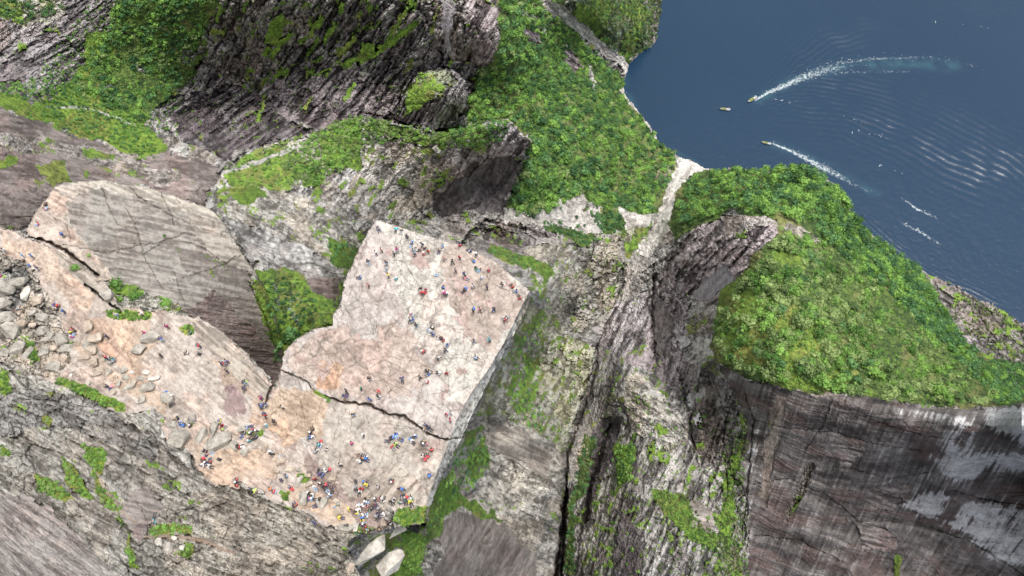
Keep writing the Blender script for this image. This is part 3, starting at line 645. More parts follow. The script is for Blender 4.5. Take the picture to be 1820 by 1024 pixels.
# ================= front: the slab, the mountainside, the path and the plateau
sS = REG == 4
patch(BIG, 'slab', 11, soft=sS, sc=0.9, amp=1.4)
patch([(90,340),(110,325),(180,320),(270,335),(330,355),(380,375),(400,400),(380,392),(320,368),(250,352),(180,336),(130,345),(118,380),(150,430),(200,480),(185,490),(130,440)], 'slab', 20, soft=sS, tint=(1.5,1.48,1.42), warp=5)
patch([(300,350),(400,410),(450,480),(430,500),(360,430),(320,380)], 'slab', 11, soft=sS, tint=(1.25,1.22,1.18), warp=12)
patch([(40,415),(95,335),(115,345),(120,400),(160,450),(200,490),(190,515),(120,470)], 'bench', 30, soft=sS, tint=(1.0,0.97,0.94))
patch([(320,560),(380,520),(430,560),(470,600),(520,640),(500,760),(380,620)], 'brown', 8, soft=sS, sc=0.8, tint=(0.9,0.85,0.85))
patch([(190,500),(230,510),(300,530),(340,560),(360,600),(280,580),(190,540)], 'mossy', 20, soft=sS, green=0.5, tint=(0.95,0.95,0.95))
patch([(300,430),(420,470),(470,500),(450,520),(330,480)], 'slab', 11, soft=sS, tint=(0.82,0.8,0.8), green=0.1, gscale=8)
patch([(440,480),(470,500),(500,560),(500,620),(480,600),(455,540)], 'mossy', 60, soft=sS, green=0.55, tint=(0.8,0.8,0.8))
sU = REG == 5
patch(BIG, 'sheet', 32, soft=sU, green=0.06)
patch([(-700,540),(0,660),(60,665),(130,680),(230,735),(330,830),(420,880),(560,940),(620,1000),(640,1500),(-700,1500)], 'sheet', 30, soft=sU, sc=0.9, green=0.05, tint=(0.95,0.94,0.92))
patch([(240,880),(420,870),(520,900),(600,960),(640,1030),(640,1500),(420,1500),(300,1000)], 'sheet', 22, soft=sU, sc=0.62, green=0.06, tint=(1.08,1.05,1.0), amp=1.5)
patch([(-700,820),(0,870),(60,890),(120,930),(160,980),(210,1024),(210,1500),(-700,1500)], 'smooth', 34, soft=sU, sc=1.6, amp=1.8, tint=(0.92,0.92,0.94))
patch([(0,700),(100,690),(200,730),(290,790),(270,830),(160,770),(60,760),(0,780)], 'sheet', 20, soft=sU, sc=0.8, tint=(0.78,0.78,0.80), amp=1.4)
patch([(215,920),(230,875),(265,865),(285,900),(270,930),(235,940)], 'smooth', 10, soft=sU, tint=(1.0,0.97,0.97), amp=0.6)
patch([(235,940),(262,920),(262,945),(250,965),(238,955)], 'brown', 10, soft=sU, warp=2)
# bare pink rock of the path
patch([(-700,560),(-700,380),(0,405),(110,450),(190,505),(215,545),(345,562),(395,590),(490,690),(500,650),(600,560),(700,800),(640,950),(600,945),(540,915),(470,880),(420,850),(380,862),(350,835),(330,800),(310,790),(290,760),(300,730),(220,735),(170,705),(100,680),(40,650),(0,640)], 'bench', 35, soft=sU, sc=1.0)
patch([(-700,440),(0,440),(40,460),(70,500),(110,560),(130,640),(100,680),(40,650),(0,640),(-700,560)], 'pale', 20, soft=sU, sc=0.9, tint=(0.95,0.9,0.85), green=0.05)
patch([(0,485),(30,470),(60,500),(50,540),(20,560),(-60,600),(-60,480)], 'grey', 40, soft=sU, sc=1.4, amp=1.2, tint=(0.95,0.95,0.93))
for pp, st in (([(185,560),(260,565),(280,600),(250,640),(260,680),(270,700),(240,690),(215,640),(190,600)],'sand'),([(130,620),(160,650),(230,700),(300,740),(290,700),(250,680),(190,650),(150,600)],'sand'),([(330,770),(360,800),(440,800),(500,800),(490,850),(440,850),(420,868),(380,862),(350,835)],'sand'),
               ([(500,860),(560,870),(620,880),(660,890),(680,920),(660,948),(600,940),(560,915),(520,890)],'sand'),([(550,790),(565,820),(590,860),(610,870),(660,890),(665,945),(650,948),(620,900),(580,890),(545,840),(545,810)],'mud'),([(500,770),(530,760),(530,800),(500,790)],'mud'),([(655,900),(685,905),(675,935),(652,940)],'mud'),
               ([(600,850),(640,870),(640,890),(610,895)],'mud')):
    patch(pp, st, 35, soft=sU, warp=5, ws=15)
patch([(385,640),(405,640),(425,690),(440,710),(440,735),(410,745),(395,730),(402,690)], 'mud', 60, soft=sU, tint=(1.05,1.0,1.08), warp=8, ws=14)
patch([(150,560),(180,570),(230,640),(270,690),(260,700),(210,650),(170,610)], 'bench', 50, soft=sU, tint=(1.0,0.84,0.74))
patch([(0,410),(100,450),(180,520),(150,560),(60,470),(0,450)], 'bench', 30, soft=sU, tint=(1.08,1.0,0.92), sc=0.8)
patch([(380,640),(430,640),(480,700),(470,760),(440,750),(450,700),(400,680)], 'bench', 40, soft=sU, tint=(0.98,0.9,0.82))
patch([(340,565),(395,590),(486,692),(470,710),(430,680),(395,640),(352,610)], 'slab', 42, soft=sU, tint=(1.3,1.26,1.2), warp=4)
patch([(95,440),(150,475),(215,545),(240,560),(200,545),(150,510),(110,470)], 'slab', 38, soft=sU, tint=(1.2,1.15,1.1), warp=3)
# plateau
patch(PLAT, 'plateau', 62, soft=sU, warp=4)
patch([(672,392),(760,420),(880,465),(945,520),(900,620),(850,710),(800,720),(760,640),(720,560),(700,480)], 'platpale', -50, soft=sU, warp=14, ws=30)
patch([(800,420),(880,470),(930,525),(900,600),(860,620),(820,600),(790,520),(790,450)], 'plateau', -30, soft=sU, warp=16, ws=30, tint=(0.90,0.84,0.79), sc=0.7, amp=1.6)
patch([(500,655),(530,600),(600,580),(660,600),(700,560),(760,640),(740,700),(640,720),(560,690)], 'plateau', 40, soft=sU, warp=16, ws=30, tint=(0.96,0.88,0.83))
patch([(570,650),(600,645),(612,660),(590,690),(565,690)], 'bench', 60, soft=sU, warp=8, tint=(1.1,0.90,0.74))
patch([(590,700),(700,745),(780,780),(800,800),(760,900),(680,900),(620,870),(560,820),(560,740)], 'plateau', -60, soft=sU, warp=12, tint=(0.93,0.93,0.89), sc=1.2)
patch([(500,690),(560,700),(590,720),(560,780),(500,790),(460,760),(470,720)], 'bench', 30, soft=sU, warp=10, tint=(1.06,0.95,0.82))
patch([(640,850),(700,830),(760,850),(750,900),(700,900),(650,890)], 'slab', -50, soft=sU, warp=10, tint=(1.35,1.28,1.22))
for b_ in ((535,640,14,8,20),(562,643,9,6,0),(578,662,9,20,25),(634,598,9,6,30),(792,512,18,9,-60),(810,480,6,24,0),(825,510,14,20,10),(902,505,10,12,-40),(790,700,6,16,20),(775,790,16,8,-30),(820,660,9,7,0),(815,570,16,5,40),(855,600,14,5,50),(905,605,7,6,0),(690,448,10,6,30),(745,460,16,24,-20),(828,590,6,20,10),(870,540,10,4,30)):
    patch(blob(*b_), 'mud', 40, soft=sU, warp=6, ws=9, tint=(1.38,1.35,1.37))
m_ = FACE
patch(BIG, 'grey', -62, soft=m_, sc=0.7, amp=0.3, green=0.02, tint=(1.7,1.7,1.6))
# moss ledges of the front
MOSS = ([(706,905),(760,900),(757,928),(720,936),(700,925)],[(185,552),(240,553),(270,556),(265,566),(225,568),(190,563)],[(315,582),(340,578),(345,592),(330,597)],[(110,670),(160,690),(220,718),(222,732),(190,722),(140,700),(100,682)],
           [(108,810),(125,825),(150,860),(168,888),(150,885),(118,860)],[(150,790),(190,800),(185,830),(175,850),(195,880),(214,905),(205,910),(172,880),(165,830),(150,815)],[(60,840),(90,850),(130,885),(110,890),(70,870)],[(0,655),(14,660),(20,700),(0,700)],
           [(0,790),(14,795),(18,812),(0,810)],[(265,940),(300,930),(340,935),(345,948),(300,948),(272,955)],[(45,600),(60,610),(68,640),(58,645),(50,620)],[(110,600),(125,605),(130,615),(115,620)],[(75,740),(90,735),(90,760),(80,750)],[(330,750),(345,745),(345,752)],
           [(530,840),(550,845),(545,860),(530,855)],[(500,870),(515,880),(510,890),(500,885)],[(625,938),(665,935),(655,945),(630,950)],[(560,690),(570,700),(590,712),(580,712),(560,700)],[(225,935),(240,1000),(250,1010),(230,1010)],[(330,960),(345,970),(340,990),(320,990)],[(445,765),(470,765),(470,775),(440,772)],[(380,772),(405,772),(410,780),(380,780)])
for pp in MOSS:
    patch(pp, 'meadow', 30, warp=4, ws=9, soft=sU | sS, tint=(0.95,0.9,0.8))
patch(strip([(160,815),(185,870),(215,905),(240,930)], [4,6,6,4]), 'sand', 60, soft=sU, warp=3)
patch(strip([(255,955),(300,952),(360,960),(420,985)], [5,6,8,6]), 'sand', 10, soft=sU, warp=3, tint=(0.85,0.82,0.8))

# ------------------------------------------------------------------ drawn joints
SJW = 1.0
def joint(pts, w, depth, dark=0.35, col=None, soft=None, jag=2.0):
    Q = np.array(pts, float)
    i0 = np.searchsorted(XS, Q[:, 0].min() - 14); i1 = np.searchsorted(XS, Q[:, 0].max() + 14)
    j0 = np.searchsorted(YS, Q[:, 1].min() - 14); j1 = np.searchsorted(YS, Q[:, 1].max() + 14)
    sl_ = (slice(j0, j1), slice(i0, i1)); gx = GX[sl_]; gy = GY[sl_]
    x = gx + jag * fbm(gx / 9, gy / 9, 77, 3); y = gy + jag * fbm(gx / 9, gy / 9, 78, 3)
    D, _, _, run, sg, tot = dist_line(x, y, pts, False, 12)
    wid = w * (0.55 + 0.45 * np.sin(np.pi * np.clip(run / max(tot, 1), 0, 1)) ** 0.5) * (1 + 0.4 * vnoise(run / 11, run * 0, 5))
    k = np.clip(1 - D / np.maximum(wid / 2, 0.9), 0, 1)
    if soft is not None: k = k * soft[sl_]
    HH[sl_] -= depth * k ** 0.7
    f = (np.minimum(1.0, w / 2.4) * (1 - dark) * k)[..., None]
    CC[sl_] = CC[sl_] * (1 - f) + f * CC[sl_] * np.array(col or (0.35, 0.3, 0.27))
J = lambda pts, w=1.8, d=1.2, **k: joint(pts, w, d, soft=sU, **k)
J([(496,655),(520,668),(545,678),(552,690)], 4, 9, dark=0.0)
J([(575,703),(600,712),(625,717),(660,720),(678,732),(700,738),(715,738),(735,752),(748,762),(760,772),(790,780),(822,778)], 5.5, 16, dark=0.0)
J([(552,690),(562,700),(578,706)], 5, 4, col=(0.5,0.6,0.25))
J([(497,655),(492,672),(482,690),(470,720)], 5, 12, dark=0.05)
J([(482,690),(510,700),(530,706)], 2, 2)
J([(505,700),(500,720),(480,740),(470,745)], 2, 2)
for pts in ([(662,395),(640,462),(622,520),(600,583),(592,600)],[(702,468),(690,500),(675,530),(668,575),(670,600)],[(668,575),(690,592),(712,602)],[(600,660),(650,642),(720,628),(762,614)],[(672,605),(676,640),(671,668),(690,684),(715,688),(735,702),(760,715),(800,735),(820,748)],
            [(735,560),(770,575),(800,580),(830,600),(855,612),(872,645),(860,690)],[(872,530),(850,570),(838,612),(828,640),(822,660),(800,690),(785,720),(770,760)],[(556,655),(600,668),(640,660),(670,668)],[(716,412),(712,440),(720,470),(740,500),(752,540),(740,560)],
            [(700,436),(735,425),(750,440)],[(760,430),(800,455),(835,450),(862,470),(925,525)],[(640,540),(700,530),(760,545)],[(620,715),(600,760),(590,790)],[(575,705),(560,745),(548,790),(560,810)],[(712,738),(700,770),(685,800),(668,835),(650,860)],
            [(665,800),(690,812),(720,802),(760,798),(790,800)],[(740,770),(720,800),(705,830)],[(655,752),(700,755),(740,762)],[(680,860),(700,848),(720,850),(735,845),(750,860)],[(770,690),(800,700),(830,690)],[(780,640),(820,636),(850,650)],[(730,640),(770,655),(800,690)],
            [(605,500),(640,512),(690,505)],[(800,560),(815,620),(790,660)],[(880,470),(860,520),(870,570),(900,600)],[(760,480),(740,530),(720,560),(700,600)],[(780,500),(760,560),(770,600)],[(820,600),(780,630),(750,690),(725,760)],[(690,700),(720,660),(745,600)],
            [(480,800),(520,820),(560,830),(600,850)],[(430,760),(480,780),(520,775),(560,790)],[(590,850),(640,880),(665,895)],[(530,700),(540,740),(500,790)],[(240,580),(225,610),(200,650)],[(205,590),(222,612),(232,640),(240,670)],[(100,470),(120,520),(150,560),(170,600)],
            [(410,640),(398,660),(405,690),(395,700)],[(440,660),(432,700),(445,730)],[(720,870),(760,850),(790,830)],[(640,800),(610,830),(590,850)]):
    J(pts, 1.9, 1.3)
jr = random.Random(44)
for _ in range(95):
    a = jr.choice((math.radians(-62), math.radians(28), math.radians(-35), math.radians(62))) + jr.uniform(-.25, .25); x0_, y0_ = jr.uniform(500, 930), jr.uniform(400, 900)
    if not inpoly(np.array([x0_]), np.array([y0_]), PLAT)[0]: continue
    pts = [(x0_, y0_)]
    for _k in range(jr.randint(2, 4)):
        a += jr.uniform(-.45, .45); l = jr.uniform(8, 24); pts.append((pts[-1][0] + l * math.cos(a), pts[-1][1] + l * math.sin(a)))
    J(pts, 1.6, 1.0)
SJ = lambda pts, w=2.8, d=3.0, **k: joint(pts, w, d, soft=sS, **k)
for pts in ([(225,370),(240,400),(255,450),(275,490),(290,515)],[(280,330),(300,370),(310,400)],[(110,435),(140,440),(190,450),(240,437),(290,430)],[(255,452),(300,425),(330,415),(350,420)],[(300,500),(340,490),(400,470),(420,455)],[(330,430),(360,440),(400,470)],[(310,480),(320,520),(330,545)],[(85,380),(120,400),(125,430)],
            [(180,330),(190,360),(210,400)],[(230,330),(245,350),(300,380),(340,400),(400,420)]):
    SJ(pts)
# the gap between slab and path
for pts, w in (([(50,420),(90,432),(120,448),(150,470),(175,490)],7),([(150,505),(190,535),(215,555)],6)):
    joint(pts, w, 26, dark=0.0, jag=1.5)
for pts, w in (([(60,750),(140,790),(200,850),(250,900),(280,960)],3),([(380,960),(300,1010),(240,1040)],3),([(0,880),(100,930),(180,1010)],2.5),([(200,740),(300,800),(350,880),(420,930)],2.5),([(290,920),(350,900),(400,870)],4),([(500,900),(560,960),(600,1020)],2.5)):
    J(pts, w, 3)
for pts, w in (([(1330,745),(1400,762),(1480,768),(1560,790),(1640,800)],2.5),([(1560,750),(1640,775),(1720,785),(1830,820)],3),([(1340,860),(1400,850),(1470,880),(1530,930)],2.5),([(1690,870),(1740,885),(1830,900)],3),([(1650,935),(1720,960),(1800,1010),(1850,1040)],4),([(1340,950),(1420,960),(1500,1000)],2.5),([(1500,830),(1580,850),(1650,840)],2.2),([(1480,710),(1460,760),(1430,800)],2.2)):
    joint(pts, w, 4, dark=0.15)
# clefts elsewhere
for pts, w, d in (([(1004,845),(1000,900),(994,960),(986,1024),(975,1080)],14,70),([(1008,862),(1003,920),(1000,980),(995,1040)],10,50),([(1085,755),(1068,800),(1050,860),(1040,930)],12,30),([(1062,612),(1058,660),(1035,730),(1010,800),(1006,860)],10,16),([(1205,655),(1222,720),(1226,760),(1240,830)],7,10),([(1163,470),(1158,560),(1165,640)],8,14),([(1110,470),(1100,520),(1090,560)],4,6),([(945,560),(955,600),(940,650)],3,4),([(860,700),(870,760),(868,800)],3,5),
                  ([(850,985),(858,960),(870,940)],4,6),([(1325,700),(1340,750),(1330,850),(1320,950)],5,7),([(1270,680),(1290,740),(1285,800),(1295,880)],5,7),([(1180,700),(1200,740),(1230,780)],3,5),([(560,470),(600,490)],4,5),([(440,500),(470,560),(490,620)],4,6),([(1440,845),(1425,880),(1410,900)],4,5),([(1050,850),(1035,930),(1020,1020)],8,10),
                  ([(1000,500),(1010,540),(990,560)],3,4),([(1080,450),(1075,500),(1060,540)],4,5),([(300,215),(340,235),(400,285)],7,10),([(640,200),(700,214)],6,9),([(760,236),(820,225)],7,10)):
    joint(pts, w, d, dark=0.1)
# general roughness everywhere
joint([(700,0),(660,40),(600,110)], 4, 6)
HH += 0.35 * fbm(GX / 3.1, GY / 3.1, 901, 2) * np.where(INUP & inpoly(GX, GY, PLAT), 0.12, 1.0)
# ------------------------------------------------------------------ from survey to mesh
RAY = rays(VX, VY)
T0 = (Zm - CAMZ) / RAY[..., 2]
TT = T0 * (1 - HH / FOC)
PTS = RAY * TT[..., None]; PTS[..., 2] += CAMZ
LAND = inpoly(GX + 1.5 * fbm(GX / 8, GY / 8, 61, 3), GY + 1.5 * fbm(GX / 8, GY / 8, 62, 3), LANDP)
def surf(px, py, up=0.0):
    """point of the land that is seen at a photograph pixel"""
    i = int(np.clip(np.searchsorted(XS, px) , 1, len(XS) - 1)); j = int(np.clip(np.searchsorted(YS, py), 1, len(YS) - 1))
    t = np.median(TT[max(0, j - 2):j + 2, max(0, i - 2):i + 2])
    r = rays(np.array([float(px)]), np.array([float(py)]))[0]
    return Vector((r[0] * t, r[1] * t, CAMZ + r[2] * t + up))
def foot(px, py):
    r = rays(np.array([float(px)]), np.array([float(py)]))[0]
    return (surf(px, py) - CAM).length / FOC

nv = GX.size
ny_, nx_ = GX.shape
idx = np.arange(nv).reshape(ny_, nx_)
quad = np.stack([idx[:-1, :-1], idx[1:, :-1], idx[1:, 1:], idx[:-1, 1:]], -1)
landq = LAND[:-1, :-1] | LAND[1:, 1:] | LAND[1:, :-1] | LAND[:-1, 1:]
# the land meets the water: vertices just outside the shore dive under it
out = ~LAND
PTS[out, 2] = np.where(Zm[out] < 25, -3.0, PTS[out, 2] - 60)
regq = np.maximum(np.maximum(REG[:-1, :-1], REG[1:, 1:]), np.maximum(REG[1:, :-1], REG[:-1, 1:]))
platq = inpoly(GX, GY, PLAT)[:-1, :-1]
wallm = inpoly(GX, GY, WALL)[:-1, :-1]
hillm = inpoly(GX, GY, HILL + [])[:-1, :-1]
farm = inpoly(GX, GY, [(885,-600),(1200,-700),(1200,250),(1200,300),(1190,420),(1100,420),(895,390),(940,250),(830,225)])[:-1, :-1]
MAT_ROCK = rock_mat('weathered rock', 1.0)
MAT_NEAR = rock_mat('near rock', 4.0, bump=0.5, con=0.6)
MAT_PLAT = rock_mat('plateau rock', 3.0, crack=1.0, bump=0.3, rough=0.9, con=0.42)
MAT_FAR = rock_mat('far rock', 0.45, bump=0.7)
masks = [('plateau_rock', (regq == 5) & platq, MAT_PLAT), ('mountainside', (regq == 5) & ~platq, MAT_NEAR), ('sloping_rock_slab', regq == 4, MAT_NEAR),
         ('cliff_wall', wallm & (regq < 3), MAT_ROCK), ('ravine_cliff', regq == 3, MAT_ROCK), ('forest_hillside', hillm & (regq == 0) & ~wallm, MAT_ROCK),
         ('far_valley', farm & (regq == 0), MAT_FAR), ('rock_crag', (regq == 1) | (regq == 2), MAT_ROCK)]
used = np.zeros(regq.shape, bool)
masks.append(('terrain', np.ones(regq.shape, bool), MAT_ROCK))
Pf = PTS.reshape(-1, 3); Cf = np.clip(CC, 0.01, 0.75).reshape(-1, 3)
for nm, mk, mt in masks:
    k = mk & landq & ~used
    used |= k
    F = quad[k]
    u, inv = np.unique(F.ravel(), return_inverse=True)
    me = mesh_np(nm, Pf[u], inv.reshape(-1, 4), [mt], col=Cf[u])
    tag(link(nm, me), kind='structure')
# ================================================================== the fjord
def water_mat():
    m, nt, b = new_mat('fjord water')
    L = nt.links.new
    geo = N(nt, 'ShaderNodeNewGeometry')
    n0 = N(nt, 'ShaderNodeTexNoise', i_Scale=0.004, i_Detail=4.0); L(geo.outputs['Position'], n0.inputs['Vector'])
    cr = N(nt, 'ShaderNodeMix', data_type='RGBA'); cr.inputs[6].default_value = (0.006, 0.024, 0.054, 1); cr.inputs[7].default_value = (0.011, 0.034, 0.070, 1)
    L(n0.outputs[0], cr.inputs[0])
    at = N(nt, 'ShaderNodeAttribute', attribute_name='alb')
    mx = N(nt, 'ShaderNodeMix', data_type='RGBA'); sp = N(nt, 'ShaderNodeSeparateColor')
    L(at.outputs['Color'], sp.inputs[0]); L(sp.outputs[0], mx.inputs[0]); L(cr.outputs[2], mx.inputs[6]); mx.inputs[7].default_value = (0.04, 0.12, 0.14, 1)
    # churned white water: a lacy pattern where the wake is fresh
    vo = N(nt, 'ShaderNodeTexVoronoi', feature='DISTANCE_TO_EDGE', i_Scale=0.32)
    nz = N(nt, 'ShaderNodeTexNoise', i_Scale=0.25, i_Detail=4.0); L(geo.outputs['Position'], nz.inputs['Vector'])
    wv = N(nt, 'ShaderNodeVectorMath', operation='MULTIPLY_ADD'); L(nz.outputs['Color'], wv.inputs[0]); wv.inputs[1].default_value = (9, 9, 9); L(geo.outputs['Position'], wv.inputs[2]); L(wv.outputs[0], vo.inputs['Vector'])
    s1 = N(nt, 'ShaderNodeMath', operation='MULTIPLY_ADD'); L(vo.outputs['Distance'], s1.inputs[0]); s1.inputs[1].default_value = -1.7; L(sp.outputs[1], s1.inputs[2])
    s2 = N(nt, 'ShaderNodeMath', operation='MULTIPLY_ADD'); L(nz.outputs[0], s2.inputs[0]); s2.inputs[1].default_value = 1.1; L(s1.outputs[0], s2.inputs[2])
    mr = N(nt, 'ShaderNodeMapRange'); mr.inputs[1].default_value = 0.92; mr.inputs[2].default_value = 1.62; L(s2.outputs[0], mr.inputs[0])
    m2 = N(nt, 'ShaderNodeMix', data_type='RGBA'); L(mr.outputs[0], m2.inputs[0]); L(mx.outputs[2], m2.inputs[6]); m2.inputs[7].default_value = (0.55, 0.62, 0.64, 1)
    L(m2.outputs[2], b.inputs['Base Color'])
    rr = N(nt, 'ShaderNodeMapRange'); rr.inputs[3].default_value = 0.24; rr.inputs[4].default_value = 0.8; L(mr.outputs[0], rr.inputs[0]); L(rr.outputs[0], b.inputs['Roughness'])
    b.inputs['IOR'].default_value = 1.33
    mp = N(nt, 'ShaderNodeMapping'); mp.inputs['Scale'].default_value = (1, 1, 1)
    L(geo.outputs['Position'], mp.inputs[0])
    a = N(nt, 'ShaderNodeTexNoise', i_Scale=0.16, i_Detail=6.0, i_Roughness=0.62, i_Distortion=0.6); L(mp.outputs[0], a.inputs['Vector'])
    bp = N(nt, 'ShaderNodeBump', i_Strength=0.4, i_Distance=1.2); L(a.outputs[0], bp.inputs['Height']); L(bp.outputs[0], b.inputs['Normal'])
    return m
MAT_WATER = water_mat()
wxs = np.concatenate([np.arange(1040, 1840, 1.8), 1840 + np.cumsum(1.8 * 1.12 ** np.arange(1, 32))])
wys = np.concatenate([-np.cumsum(1.8 * 1.12 ** np.arange(1, 30))[::-1], np.arange(0, 640, 1.8), 640 + np.cumsum(1.8 * 1.2 ** np.arange(1, 16))])
WXp, WYp = np.meshgrid(wxs, wys)
WR = rays(WXp, WYp); WT = -CAMZ / WR[..., 2]
WP = WR * WT[..., None]; WP[..., 2] = 0
def wl(pts):                                     # photograph pixels -> fjord surface metres
    return [tuple(at_z(x, y, 0)[:2]) for x, y in pts]
WZ = np.zeros(WXp.shape); FO = np.zeros(WXp.shape)
X0, Y0 = WP[..., 0], WP[..., 1]
def train(pts, lam, n, amp, side=1, grow=0.0, ew=0.25, shift=0.0):
    """a train of n crests that runs along a curve on the water"""
    D, _, _, run, sg, tot = dist_line(X0, Y0, wl(pts), False, lam * n * 1.5 + 10)
    d = D * sg * side - shift
    f = np.clip(run / tot, 0, 1)
    lm = lam * (1 + grow * f)
    env = np.exp(-((d - lm * n * 0.5) / (lm * n * 0.52)) ** 2) * sstep(0, ew, f) * sstep(0, ew, 1 - f)
    br = np.clip(0.72 + 0.75 * fbm(X0 / 34, Y0 / 34, 8 + int(lam * 10), 3), 0.4, 1.25)
    d = d + 2.2 * fbm(X0 / 30, Y0 / 30, 12 + int(lam * 10), 2)
    WZ[...] += 0.8 * amp * env * br * np.sin(2 * np.pi * d / lm)
train([(1340,190),(1400,180),(1470,190),(1560,215),(1660,262),(1740,310),(1800,365),(1850,430)], 7.5, 9, 0.42, 1, 0.5)
train([(1370,230),(1430,235),(1500,245),(1580,280),(1660,330),(1760,370),(1850,420)], 8.5, 7, 0.42, 1, 0.4)
train([(1360,215),(1420,200),(1480,200),(1540,205)], 6, 12, 0.22, 1, 0.3)
train([(1345,165),(1365,130),(1400,90),(1450,55),(1520,30),(1600,25)], 7, 6, 0.62, -1, 0.5)
train([(1345,170),(1385,120),(1440,100),(1500,85)], 5, 4, 0.35, -1, 0.3)
train([(1360,255),(1385,280),(1420,300),(1440,320)], 4, 3, 0.4, 1)
train([(1480,310),(1530,370),(1580,420),(1640,465),(1720,505),(1830,555)], 5, 4, 0.30, -1)
train([(1560,30),(1640,20),(1720,30),(1830,60)], 6, 6, 0.3, 1, 0.3)
train([(1200,170),(1240,190),(1290,200),(1350,225)], 7, 9, 0.08, 1)
WZ += 0.10 * fbm(X0 / 9, Y0 / 22, 60, 3) * (0.6 + 0.8 * sstep(-0.4, 0.5, fbm(X0 / 120, Y0 / 120, 63, 2)))
WZ += 0.05 * fbm((X0 + Y0) / 5, (X0 - Y0) / 12, 66, 2)
for pts, w, a in (([(1345,178),(1400,150),(1450,128),(1520,115),(1620,112),(1700,118)],9,0.8),([(1372,255),(1420,272),(1470,295),(1520,325),(1560,345)],7,0.6),([(1108,135),(1112,165),(1125,190)],8,0.6),([(1180,260),(1240,290)],4,0.4)):
    D = dist_line(WXp, WYp, pts, False, 40)[0]
    FO = np.maximum(FO, a * np.exp(-(D / w) ** 2) * np.clip(0.55 + 0.6 * vnoise(X0 / 9, Y0 / 9, 71), 0, 1) * 0.45)
F2_ = np.zeros(WXp.shape)
for pts, ws_, hs_ in (([(1341,179),(1365,165),(1400,150),(1430,137),(1470,124),(1520,116)],[1.8,5,7.5,11,12,10],[1,0.95,0.85,0.75,0.6,0.35]),([(1430,133),(1490,113),(1560,104),(1640,103),(1700,109),(1750,124)],[3,4,4,4,4,4],[0.4,0.6,0.6,0.5,0.4,0.0]),([(1440,143),(1500,129),(1560,127),(1640,128),(1720,138)],[3,4,4,4,4],[0.4,0.55,0.5,0.35,0.0]),
    ([(1480,118),(1560,115),(1640,116),(1700,124)],[5,6,6,6],[0.35,0.35,0.3,0.0]),([(1372,255),(1395,264),(1420,275),(1450,292),(1490,312),(1530,335),(1562,350)],[1.6,3.5,6,9,6.5,5,4],[1,0.95,0.85,0.8,0.6,0.5,0.3]),([(1600,350),(1630,372),(1665,388)],[3,3,3],[0.5,0.95,0.5]),([(1600,395),(1640,415),(1675,437)],[3,3,3],[0.5,0.9,0.5]),
    ([(1560,335),(1610,365),(1670,400),(1720,430)],[6,10,12,12],[0.25,0.2,0.15,0])):
    D, _, _, run, _, tot = dist_line(WXp, WYp, pts, False, 40); f = run / tot
    w_ = np.interp(f, np.linspace(0, 1, len(ws_)), ws_); h_ = np.interp(f, np.linspace(0, 1, len(hs_)), hs_)
    F2_ = np.maximum(F2_, h_ * np.exp(-(D / w_) ** 2))
WP[..., 2] = WZ
n1_, n2_ = WXp.shape
wi = np.arange(WXp.size).reshape(n1_, n2_)
wq = np.stack([wi[:-1, :-1], wi[1:, :-1], wi[1:, 1:], wi[:-1, 1:]], -1).reshape(-1, 4)
me = mesh_np('fjord_water', WP.reshape(-1, 3), wq, [MAT_WATER], smooth=True, col=np.stack([FO.ravel(), F2_.ravel(), F2_.ravel()], -1))
tag(link('fjord_water', me), kind='structure')
R_ = 9000
me = mesh_np('outer_fjord_water', np.array([(-R_, -R_, -2.6), (R_, -R_, -2.6), (R_, R_, -2.6), (-R_, R_, -2.6)], float), np.array([[0, 1, 2, 3]]), [MAT_WATER], col=np.zeros((4, 3)))
tag(link('outer_fjord_water', me), kind='structure')

# ---- white water: thousands of little curled ribbons of foam lying on the surface
MAT_FOAM = plain('sea foam', (0.62, 0.68, 0.70), 0.7)
fv, ff = [], []
def squiggle(px, py, L, w, a):
    c = at_z(px, py, 0.0); n = 4
    dx, dy = math.cos(a), math.sin(a); base = len(fv); cur = random.uniform(-0.9, 0.9)
    x, y = c.x, c.y
    for k in range(n + 1):
        ww = w * math.sin(math.pi * (k + 0.35) / (n + 0.7))
        ax, ay = math.cos(a), math.sin(a)
        fv.append((x - ay * ww, y + ax * ww, 1.15)); fv.append((x + ay * ww, y - ax * ww, 1.15))
        x += ax * L / n; y += ay * L / n; a += cur * 0.8 + random.uniform(-0.3, 0.3)
    for k in range(n):
        ff.append((base + 2 * k, base + 2 * k + 1, base + 2 * k + 3, base + 2 * k + 2))
def foam(pts, widths, n, L=3.0, w=0.28, edge=0.5, fade=1.0):
    P = np.array(pts, float); seg = np.hypot(*np.diff(P, axis=0).T); cum = np.concatenate([[0], np.cumsum(seg)]); tot = cum[-1]
    for _ in range(n):
        f = random.random() ** fade
        s = f * tot
        x = np.interp(s, cum, P[:, 0]); y = np.interp(s, cum, P[:, 1])
        x2 = np.interp(min(s + 4, tot), cum, P[:, 0]); y2 = np.interp(min(s + 4, tot), cum, P[:, 1]); x1 = np.interp(max(s - 4, 0), cum, P[:, 0]); y1 = np.interp(max(s - 4, 0), cum, P[:, 1])
        tx, ty = x2 - x1, y2 - y1; l = math.hypot(tx, ty); tx /= l; ty /= l
        W = np.interp(f, np.linspace(0, 1, len(widths)), widths)
        o = random.choice((-1, 1)) * W * (0.5 - abs(random.gauss(0, 0.13))) if random.random() < edge else random.uniform(-W, W) * 0.5
        a = math.atan2(-ty, tx) + random.uniform(-1.2, 1.2)
        sz = random.uniform(0.5, 1.2) * (1.15 - 0.6 * f)
        squiggle(x - ty * o, y + tx * o, L * sz, w * sz, a)
